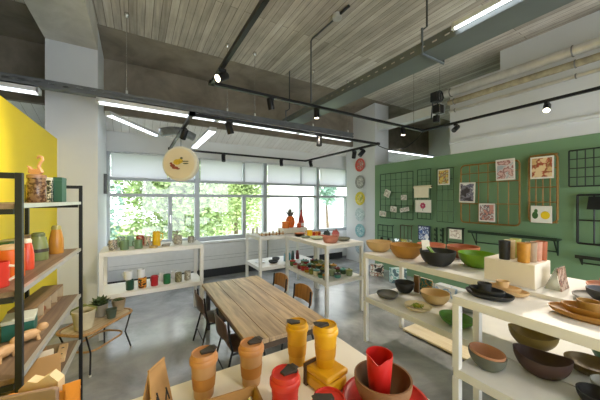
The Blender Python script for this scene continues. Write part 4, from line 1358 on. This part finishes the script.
MB().lathe([(.0575, .02), (.0588, .075)], 20).build('band', C('#eceae4', .5), t)
MB().ball(0, 0, .30, .024, n=12, k=8).build('stopper', C('#8d3a28', .4), t)
for i, (u, h_) in enumerate(((262, .05), (266, .045), (269.5, .055), (273, .11), (276.5, .06), (279.5, .095), (283, .06))):
    t = thing('wooden_peg_figure', 'little wooden peg figure, %s from the left along the front of the shelf' % ORD[i], 'figurine', (max(1.72, x_at(u, 4.12)), 4.12, zt), 0, 'wooden peg figures')
    MB().lathe([(0, 0), (.014, 0), (.013, h_ * .5), (.007, h_ * .68), (0, h_ * .68)], 14).build('body', C(['#c9a47a', '#a5734a', '#8c5f40'][i % 3], .5), t)
    MB().ball(0, 0, h_ * .82, .010 + h_ * .04, n=12, k=8).build('head', C('#dcb88c', .5), t)
tr = MB().span(-.22, .22, -.06, .06, 0, .015).build('wooden_board', wood('board_w', '#c39b6a', '#dcbc90', 'X', .5), loc=(2.0, 4.13 + .1, zt), bevel=.003)
tag(tr, 'pale wooden board lying behind the peg figures', 'board')
for i, (u, Y, h_) in enumerate(((253, 4.52, .10), (257, 4.50, .12))):
    o = MB().lathe([(0, 0), (.024, 0), (.022, h_ * .8), (.008, h_), (0, h_)], 16).build('candle', C('#efece4', .5, var=.02), loc=(max(1.72, x_at(u, Y)), Y, zt))
    tag(o, ('shorter' if i == 0 else 'taller') + ' white candle at the window end of the peg figure shelf', 'candle')
# lower tier of that shelf
for lab, x, y, r_, h_, hx_ in (('white plate on the lower tier by the window', 1.84, 4.36, .1, .02, '#e4e6e8'), ('dark bowl on the lower tier by the window', 2.02, 4.20, .085, .045, '#34383c'), ('second dark bowl on the lower tier, beside the blue bottles', 2.15, 4.36, .07, .05, '#45494c')):
    bowl(lab, (x, y, zl), r_, h_, C(hx_, .4, var=.05), .6, name='plate' if 'plate' in lab else 'bowl')
for i, (x, y, hx_, lab) in enumerate(((2.27, 4.22, '#9ec6dc', 'pale blue'), (2.36, 4.25, '#4f93a8', 'teal blue'), (2.45, 4.27, '#3c5a55', 'dark green'), (2.55, 4.27, '#7a3038', 'dark red'))):
    bottle('slim_bottle', lab + ' slim bottle on the lower tier near the window', 'bottle', (x, y, zl), .034, .16, hx_, '#c9c9c4' if i < 2 else hx_)

# ================================================================ SHELF OF POTS BEHIND THE TABLE
for lab, u, v, w_, cols in (('stack of dark plates with orange rims at the far end of the pot shelf', 298, 240.5, .09, ('#4a4a3e', '#6a4a2f', '#8d4a20', '#c56a24')),):
    o = MB()
    for i, c_ in enumerate(cols):
        o.lathe([(0, i * .014), (w_ * .7, i * .014), (w_, i * .014 + .012), (0, i * .014 + .012)], 28, m=i)
    o = o.build('plate_stack', [C(c_, .45) for c_ in cols], loc=(2.30, 3.78, zt))
    tag(o, lab, 'plates')
mug('yellow mug on the pot shelf between plates and red box', (2.42, 3.665, zt), .045, .105, C('#e2b417', .35), 2.2, 'mugs on the pot shelf')
o = MB().span(-.085, .085, -.06, .06, 0, .07).build('gift_box', pattern('red_box_print', ['#b3301f', '#d9622a', '#e2b33a', '#8d2418'], 18), loc=(2.56, 3.72, zt), bevel=.003)
tag(o, 'red and orange printed box on the pot shelf', 'box')
bowl('pale green flat bowl at the near left of the pot shelf', (2.35, 3.355, zt), .105, .04, C('#b9c0a6', .45, var=.15, scale=25), .6)
bowl('grey green plate under the pale green flat bowl', (2.28, 3.56, zt), .08, .025, C('#7d8a78', .45), .7, name='plate')
for lab, x, y, c1, c2, s_ in (('grey little house ornament on the pot shelf', 2.62, 3.46, '#55605c', '#3b4442', 1.0), ('pink little house ornament on the pot shelf', 2.72, 3.36, '#c97f78', '#a9504c', 1.1)):
    h_ = thing('house_ornament', lab, 'ornament', (x, y, zt), radians(20), 'house ornaments')
    MB().span(-.04 * s_, .04 * s_, -.035 * s_, .035 * s_, 0, .055 * s_).build('house_body', C(c1, .5), h_)
    MB().prism([(-.045 * s_, .0555 * s_), (.045 * s_, .0555 * s_), (0, .10 * s_)], -.04 * s_, .04 * s_, 'Y').build('roof', C(c2, .5), h_)
    MB().span(.01 * s_, .024 * s_, -.008, .008, .085 * s_, .118 * s_).build('chimney', C(c2, .5), h_)
bowl('salmon pink round bowl at the near corner of the pot shelf', (2.33, 2.99, zt), .112, .085, C('#bd7b68', .5, var=.08), .7)
bowl('dark grey green flat bowl beside the salmon bowl on the pot shelf', (2.60, 3.04, zt), .105, .045, C('#6d6f60', .5), .6)
o = MB().span(-.05, .05, -.05, .05, 0, .045).build('gift_box', C('#b5543c', .5), loc=(2.50, 3.40, zt), bevel=.003)
tag(o, 'small rust box left of the grey house ornament', 'box')

cols_ = [('olive', '#7c7f3a'), ('moss green', '#5b6e2e'), ('dark red', '#7d2226'), ('cream', '#d6cdb4'), ('charcoal', '#34373a'), ('brown', '#6d4a33'), ('teal', '#4f8d83'), ('sage', '#8b9a78'), ('bright red', '#b3261f'), ('mustard', '#b88a2d'), ('grey', '#85857c'), ('forest green', '#2c4a38')]
order = [[1, 3, 2, 8, 9, 0, 3, 6, 10], [0, 2, 4, 5, 11, 4, 11, 7, 6], [1, 0, 7, 9, 4, 10, 1, 11, 7]]
rown = ['front', 'middle', 'back']
for ri, row in enumerate(order):
    for ci, k_ in enumerate(row):
        nm, hx_ = cols_[k_]
        x = 2.215 + ri * .20 + RND.uniform(-.01, .01)
        y = 3.86 - ci * .115 + RND.uniform(-.01, .01)
        tall = (ci * 7 + ri * 5) % 3
        h_ = (.075, .045, .06)[tall]
        r_ = .048
        top_nm, top_hx = cols_[(k_ * 5 + ri * 3 + ci * 2 + 3) % len(cols_)]
        t = thing('lidded_pot', '%s pot with %s lid, %s from the far end in the %s row' % (nm, top_nm, ORD[ci], rown[ri]), 'pot', (x, y, zl), 0, 'small lidded pots on the lower pot shelf')
        MB().lathe([(0, 0), (r_ * .82, 0), (r_, h_ * .3), (r_, h_), (0, h_)], 20).build('body', C(hx_, .4, var=.15, scale=40), t)
        MB().lathe([(0, h_ + .0005), (r_ * 1.08, h_ + .0005), (r_ * 1.05, h_ + .012), (r_ * .3, h_ + .02), (r_ * .22, h_ + .032), (0, h_ + .034)], 20).build('lid', C(top_hx, .4, var=.15, scale=40), t)

# ================================================================ PLATES ON THE COLUMN
for i, (v, base, cols, lab) in enumerate(((165, '#c94f42', ['#c23a30', '#e6b9a8', '#5f8a86', '#d8685a'], 'red patterned plate at the top of the plate column'),
                                          (182, '#8d8d8a', ['#6a6a69', '#d7d5d0', '#8f8f8c', '#b8b6b1'], 'grey patterned plate second from the top on the plate column'),
                                          (198.5, '#d9c22b', ['#dcc62e', '#e9e0a0', '#c9a51c', '#a9b04a'], 'yellow patterned plate third from the top on the plate column'),
                                          (214.5, '#b9c7c9', ['#c9d3d4', '#98b0b5', '#dfe5e4', '#b5c5c8'], 'pale grey blue plate fourth from the top on the plate column'),
                                          (230.5, '#86b3b8', ['#a9cdd0', '#5d98a2', '#d5e4e4', '#78aab2'], 'teal blue plate fifth from the top on the plate column'),
                                          (247, '#a9bcc4', ['#b5c6cc', '#8ba6b2', '#dbe4e7', '#9db4bf'], 'pale blue plate lowest on the plate column'))):
    Y, z = on_x(360.5, v, XG)
    t = thing('hanging_plate', lab, 'plate', (XG - .002, Y, z), 0, 'round plates on the column')
    rt = (0, radians(-90), 0)
    MB().lathe([(0, 0), (.10, 0), (.17, .018), (.172, .022), (.166, .024), (.105, .008), (0, .007)], 40).build('rim', C(base, .35, var=.25, scale=18), t, rot=rt)
    MB().lathe([(0, .0085), (.118, .0125), (.118, .011)], 36).build('painted_center', pattern('plate_paint_%d' % i, cols, 16, .35), t, rot=rt)

# ================================================================ RACKS ON THE GREEN PARTITION
OFF = .07


def tube_rack(name, label, y0, y1, z0, z1, hexc, nx, nz, r=.008, rw=.0045, rnd=.0, off=OFF, depth=False, metal=.2, zs=None, group='wire racks on the green partition'):
    """y0 far end, y1 near end; frame held off the partition by small pins"""
    cy, cz = (y0 + y1) / 2, (z0 + z1) / 2
    t = thing(name, label, 'rack', (XG - off, cy, cz), 0, group)
    mt = C(hexc, .45, metal=metal, var=.15, scale=20)
    hy, hz = abs(y0 - y1) / 2, (z1 - z0) / 2
    pts = []
    rr = max(rnd, r * 1.2)
    for sy, sz, a0 in ((1, 1, 0), (-1, 1, 90), (-1, -1, 180), (1, -1, 270)):
        for i in range(5):
            a = radians(a0 + 90 * i / 4)
            pts.append((0, sy * (hy - rr) + rr * cos(a), sz * (hz - rr) + rr * sin(a)))
    MB().tube(pts, r, 8, closed=True).build('frame', mt, t)
    m = MB()
    for i in range(1, nx):
        y = -hy + 2 * hy * i / nx
        m.tube([(0.004, y, -hz), (0.004, y, hz)], rw, 6)
    for i in (range(1, nz) if zs is None else range(len(zs))):
        z = -hz + 2 * hz * (i / nz if zs is None else zs[i])
        m.tube([(-.004, -hy, z), (-.004, hy, z)], rw, 6)
    if nx > 1 or nz > 1:
        m.build('grid', mt, t)
    for sy in (-1, 1):
        for sz in (-1, 1):
            MB().tube([(0, sy * hy * .9, sz * hz), (off - .002, sy * hy * .9, sz * hz)], rw * 1.2, 6).build('mounting_pin', mt, t)
    return t


def from_px(u0, v0t, v0b, u1):
    y0, zt_ = on_x(u0, v0t, XG - OFF)
    _, zb = on_x(u0, v0b, XG - OFF)
    y1, _ = on_x(u1, 200, XG - OFF)
    return y0, y1, zb, zt_


DGREEN = '#1d3323'
BAMB = '#8d6a30'
a = from_px(380.5, 174.5, 217.5, 413)
tube_rack('wire_grid_rack', 'large dark wire grid rack nearest the plate column', a[0], a[1], a[2], a[3], '#233a2a', 6, 7)
a1 = a
a = from_px(417.5, 170, 218.5, 430.5)
tube_rack('wire_grid_rack', 'narrow green wire rack holding a cream roll and a flower card', a[0], a[1], a[2], a[3], '#2c4c33', 3, 8)
a = from_px(437, 169, 221.5, 453.5)
tube_rack('wire_grid_rack', 'narrow wire rack with a colourful picture at its top', a[0], a[1], a[2], a[3], '#3c5536', 3, 5)
a = from_px(461, 166, 222, 519.5)
tube_rack('bamboo_rack', 'wide bamboo-coloured rack holding three pictures', a[0], a[1], a[2], a[3], BAMB, 6, 3, .013, .0075, .06, zs=[.33, .69, .85])
a = from_px(529, 156.5, 221.5, 557.5)
tube_rack('bamboo_rack', 'narrow bamboo-coloured rack holding a house picture and a lemon picture', a[0], a[1], a[2], a[3], BAMB, 4, 3, .014, .008, .06, zs=[.30, .52, .8])
a = from_px(569, 151, 186.5, 612)
tube_rack('wire_grid_rack', 'dark wire basket rack high at the right edge of the green partition', a[0], a[1], a[2], a[3], '#142019', 5, 4, .009, .006, depth=True)
a = from_px(577.5, 195, 243, 612)
tube_rack('metal_frame_rack', 'black metal frame rack low at the right edge of the green partition', a[0], a[1], a[2], a[3], '#121513', 2, 2, .013, .009, zs=[.48])
sb = thing('wire_basket', 'black wire tray hanging inside the black frame rack', 'basket', (XG - .11, a[0] - .2, a[3] - .1))
MB().prism([(-.06, -.08), (.03, -.08), (.03, .08)], -.10, .10, 'Y').build('tray', C('#141716', .5), sb)
a = from_px(378, 224.5, 241, 392.5)
tube_rack('small_wire_rack', 'small dark green wire rack low beside the plate column', a[0], a[1], a[2], a[3], '#1f3a2d', 3, 3, .009, .006)
a = from_px(400.5, 225, 242, 411.5)
tube_rack('small_wire_rack', 'small brown wire rack between a green wire rack and the blue book', a[0], a[1], a[2], a[3], '#4a3a26', 3, 1, .009, .006, zs=[])
a = from_px(447, 227.5, 247.5, 463)
tube_rack('print_rack', 'black frame rack holding a white printed sheet low on the green partition', a[0], a[1], a[2], a[3], '#20241f', 1, 2, .012, .008, zs=[.3])
hk = thing('hanging_hook_board', 'dark green double column of hooks low on the green partition', 'hooks', (XG - .02, on_x(440, 235, XG)[0], on_x(440, 235, XG)[1]))
MB().box(.01, .06, 0, .015, .03, .28).box(.01, -.06, 0, .015, .03, .28).build('back_strip', C('#24422f', .5), hk)
for s in (-1, 1):
    for k in (-1, 0, 1):
        MB().tube([(0, s * .06, k * .09 + .02), (-.03, s * .06, k * .09 - .01), (-.06, s * .06, k * .09 - .005), (-.065, s * .06, k * .09 + .03)], .01, 8).build('hook', C('#20392a', .45), hk)


def card(label, u0, u1, vc, hpx, mat, name='picture_card', x=XG - OFF - .022, tilt=0.0, th=.012, border=None, group='picture cards on the green partition', cat='picture'):
    ya, z = on_x(u0, vc, x)
    yb, _ = on_x(u1, vc, x)
    d = SY * x + CY * (ya + yb) / 2
    h = hpx * d / FPX
    w = abs(ya - yb)
    t = thing(name, label, cat, (x, (ya + yb) / 2, z), 0, group)
    t.rotation_euler = (tilt, 0, 0)
    MB().span(-th / 2, th / 2, -w / 2, w / 2, -h / 2, h / 2).build('backing', C('#e4dfd4', .6, var=.03) if border is None else C(border, .5), t)
    k = .86
    o = MB().span(-th / 2 - .002, -th / 2 - .0005, -w / 2 * k, w / 2 * k, -h / 2 * k, h / 2 * k).build('printed_face', mat, t)
    return t, w, h


t, w, h = card('flower card with one pink bloom on the narrow green rack', 415.5, 431, 206, 12.5, C('#ece7dc', .6, var=.03))
m = MB()
for i in range(7):
    a = 2 * pi * i / 7
    m.ball(-.009, .035 * cos(a), .01 + .035 * sin(a), .002, .026, .026, 10, 6)
m.build('printed_bloom', C('#c24a6a', .6, var=.3, scale=30), t)
MB().box(-.009, 0, -.055, .003, .008, .07).build('printed_stem', C('#4a6a3a', .6), t)
rl = thing('paper_roll', 'cream paper roll unrolled on the narrow green rack', 'paper roll', (XG - OFF - .05, on_x(422.5, 190, XG - .1)[0], on_x(422.5, 187, XG - .1)[1]))
MB().tube([(0, -.19, 0), (0, .17, 0)], .03, 16).build('roll', C('#e9dfbf', .7, var=.04), rl)
MB().span(-.031, -.027, -.16, .15, -.21, 0).build('hanging_sheet', C('#ece3c6', .7, var=.04), rl)
MB().tube([(0, -.215, 0), (0, .20, 0)], .012, 10).build('rod', C('#6d5a34', .5), rl)
card('colourful yellow and red picture at the top of a narrow rack', 438, 449.5, 177.5, 15.5, pattern('art_garden', ['#c9a93a', '#8d5a3a', '#e2d3a0', '#6f8a4a', '#b5533a', '#d9c25a'], 13.5, detail=6, interp='LINEAR'))
card('picture of a dark blue animal on a white sheet', 459.5, 475, 192.7, 20, pattern('art_animal', ['#e6e4e0', '#e6e4e0', '#4a4d66', '#8d8a96', '#3a3138'], 7.5, detail=6, interp='LINEAR'), tilt=.03)
card('red and pink landscape picture on the wide bamboo rack', 496, 515, 170.3, 21, pattern('art_red', ['#b5635a', '#d9b8b0', '#8d4a45', '#e2d5cf', '#a9b0b5'], 10.5, detail=6, interp='LINEAR'), tilt=-.02)
card('pale picture of figures low on the wide bamboo rack', 479, 495, 212.3, 18, pattern('art_figs', ['#d9cdc6', '#8d5a55', '#e2dcd8', '#4a4a58', '#c98d80'], 12.0, detail=6, interp='LINEAR'))
card('house picture in red and ochre at the top of the narrow bamboo rack', 530.5, 554, 168.5, 22, pattern('art_house', ['#b58a55', '#d3b27d', '#8d5a35', '#a93f28', '#e2c79a'], 9.0, detail=6, interp='LINEAR'))
t, w, h = card('white picture with a green pear and a yellow lemon', 531, 552, 214, 17, C('#e6e3da', .6, var=.03))
MB().ball(-.009, -.045, -.01, .003, .05, .055, 16, 10).build('printed_lemon', C('#e6c51c', .6, var=.1), t)
MB().ball(-.009, .065, -.015, .003, .035, .05, 14, 8).ball(-.009, .055, .045, .003, .02, .03, 12, 8).build('printed_pear', C('#3f6a35', .6, var=.2, scale=20), t)
card('blue patterned book standing on the green partition', 418.5, 430, 232.5, 15, pattern('book_blue', ['#3f5fa0', '#c9d3e2', '#2c3f78', '#8fa5cc', '#e2e6ea'], 10), name='picture_book', th=.03, border='#26364f', cat='book')
card('white printed sheet in the black frame rack', 449.5, 461.5, 233.5, 9.5, pattern('sheet_print', ['#ece8df', '#e2d9cf', '#b5a596', '#ece8df'], 14))
for lab, u0, u1, v, hp, tl in (('small tilted cream tag high on the large wire grid', 384.5, 390, 193.5, 7, .4), ('small cream tag at the middle of the large wire grid', 401, 406.5, 197.5, 5, 0), ('small white tag low on the large wire grid', 390.5, 396.5, 209, 5.5, .1),
                               ('grey fish-shaped tag low at the right of the large wire grid', 400, 409, 209.5, 4, -.2), ('grey white tag at the bottom left corner of the large wire grid', 379.5, 386, 213.5, 5, .1)):
    card(lab, u0, u1, v, hp, pattern('tag_' + lab[6:12].replace(' ', '_'), ['#dcd6c8', '#c9c0ae', '#9a9488', '#e2ddd2'], 18), name='picture_tag', tilt=tl, th=.006, group='small tags on the large wire grid', cat='tag')
for lab, u, v in (('dark figurine at the left bottom of the small green wire rack', 381.5, 239.5), ('dark figurine at the right bottom of the small green wire rack', 388.5, 240.5)):
    Y, z = on_x(u, v, XG - .13)
    o = MB().lathe([(0, -.05), (.045, -.05), (.05, -.02), (.025, .01), (.03, .04), (0, .06)], 14).build('hanging_figurine', BLACK, loc=(XG - .13, Y, z))
    tag(o, lab, 'figurine', 'dark figurines on the small wire rack')


def wall_shelf(label, y0, y1, z, dp, hexc, drop=.2):
    t = thing('hanging_shelf', label, 'shelf', (XG - .002, (y0 + y1) / 2, z), 0, 'dark metal shelves on the green partition')
    hy = abs(y0 - y1) / 2
    mt = C(hexc, .5, metal=.2, var=.1)
    MB().span(-dp, 0, -hy, hy, -.012, 0).span(-dp, -dp + .012, -hy, hy, 0, .03).build('shelf_board', mt, t)
    for y in (-hy + .04, hy - .04):
        MB().tube([(-.01, y, -.012), (-.01, y, -drop), (-dp * .75, y, -.018)], .009, 8).build('bracket', mt, t)
    MB().tube([(-.012, -hy + .04, -drop * .8), (-.012, hy - .04, -drop * .8)], .008, 8).build('hanging_bar', mt, t)
    return t


ya, za = on_x(468, 231.5, XG - .2)
yb, zb = on_x(557, 241, XG - .2)
ws = wall_shelf('long dark green metal shelf on the green partition behind the plinth of cups', ya, yb, (za + zb) / 2, .21, '#1c3326', .22)
for lab, u0, hx_ in (('white paper pad lying on the long dark green shelf', 500, '#d8d6cd'), ('folded white leaflet at the near end of the long dark green shelf', 543, '#d3d1c8')):
    Y, _ = on_x(u0, 235, XG - .1)
    o = MB().span(-.07, .07, -.11, .11, 0, .012).build('paper_pad', C(hx_, .6), loc=(XG - .1, Y, (za + zb) / 2 + .001), bevel=.002)
    tag(o, lab, 'paper', 'papers on the long dark shelf')
ya, za = on_x(575, 260, XG - .12)
wall_shelf('short dark metal shelf below the black frame rack at the right edge', ya, ya - .55, za + .04, .13, '#1a211c', .10)

# ================================================================ CAMERA, DAYLIGHT, EXPOSURE
cam = bpy.data.cameras.new('camera')
cam.sensor_width = 36
cam.lens = FPX / 600 * 36
cam.clip_start = .02
co = bpy.data.objects.new('camera', cam)
COL.objects.link(co)
co.location = (0, 0, EYE)
co.rotation_euler = (radians(90), 0, -YAW)
SC.camera = co

w = bpy.data.worlds.new('daylight')
SC.world = w
w.use_nodes = True
nt = w.node_tree
bg = nt.nodes['Background']
bg.inputs['Color'].default_value = (.90, .955, 1, 1)
bg.inputs['Strength'].default_value = 3.0
sun = bpy.data.lights.new('sun', 'SUN')
sun.energy = 1.0
sun.angle = radians(3)
sun.color = (1, .95, .86)
so = bpy.data.objects.new('sun', sun)
COL.objects.link(so)
so.rotation_euler = Vector((.25, .62, -.9)).to_track_quat('-Z', 'Y').to_euler()

vs_ = SC.view_settings
vs_.view_transform = 'Standard'
vs_.look = 'None'
vs_.gamma = 1
vs_.use_curve_mapping = False
vs_.exposure = .90
SC.cycles.max_bounces = 8
SC.cycles.diffuse_bounces = 5
SC.cycles.transparent_max_bounces = 12
SC.cycles.sample_clamp_indirect = 6
SC.cycles.use_denoising = True
bpy.context.view_layer.update()
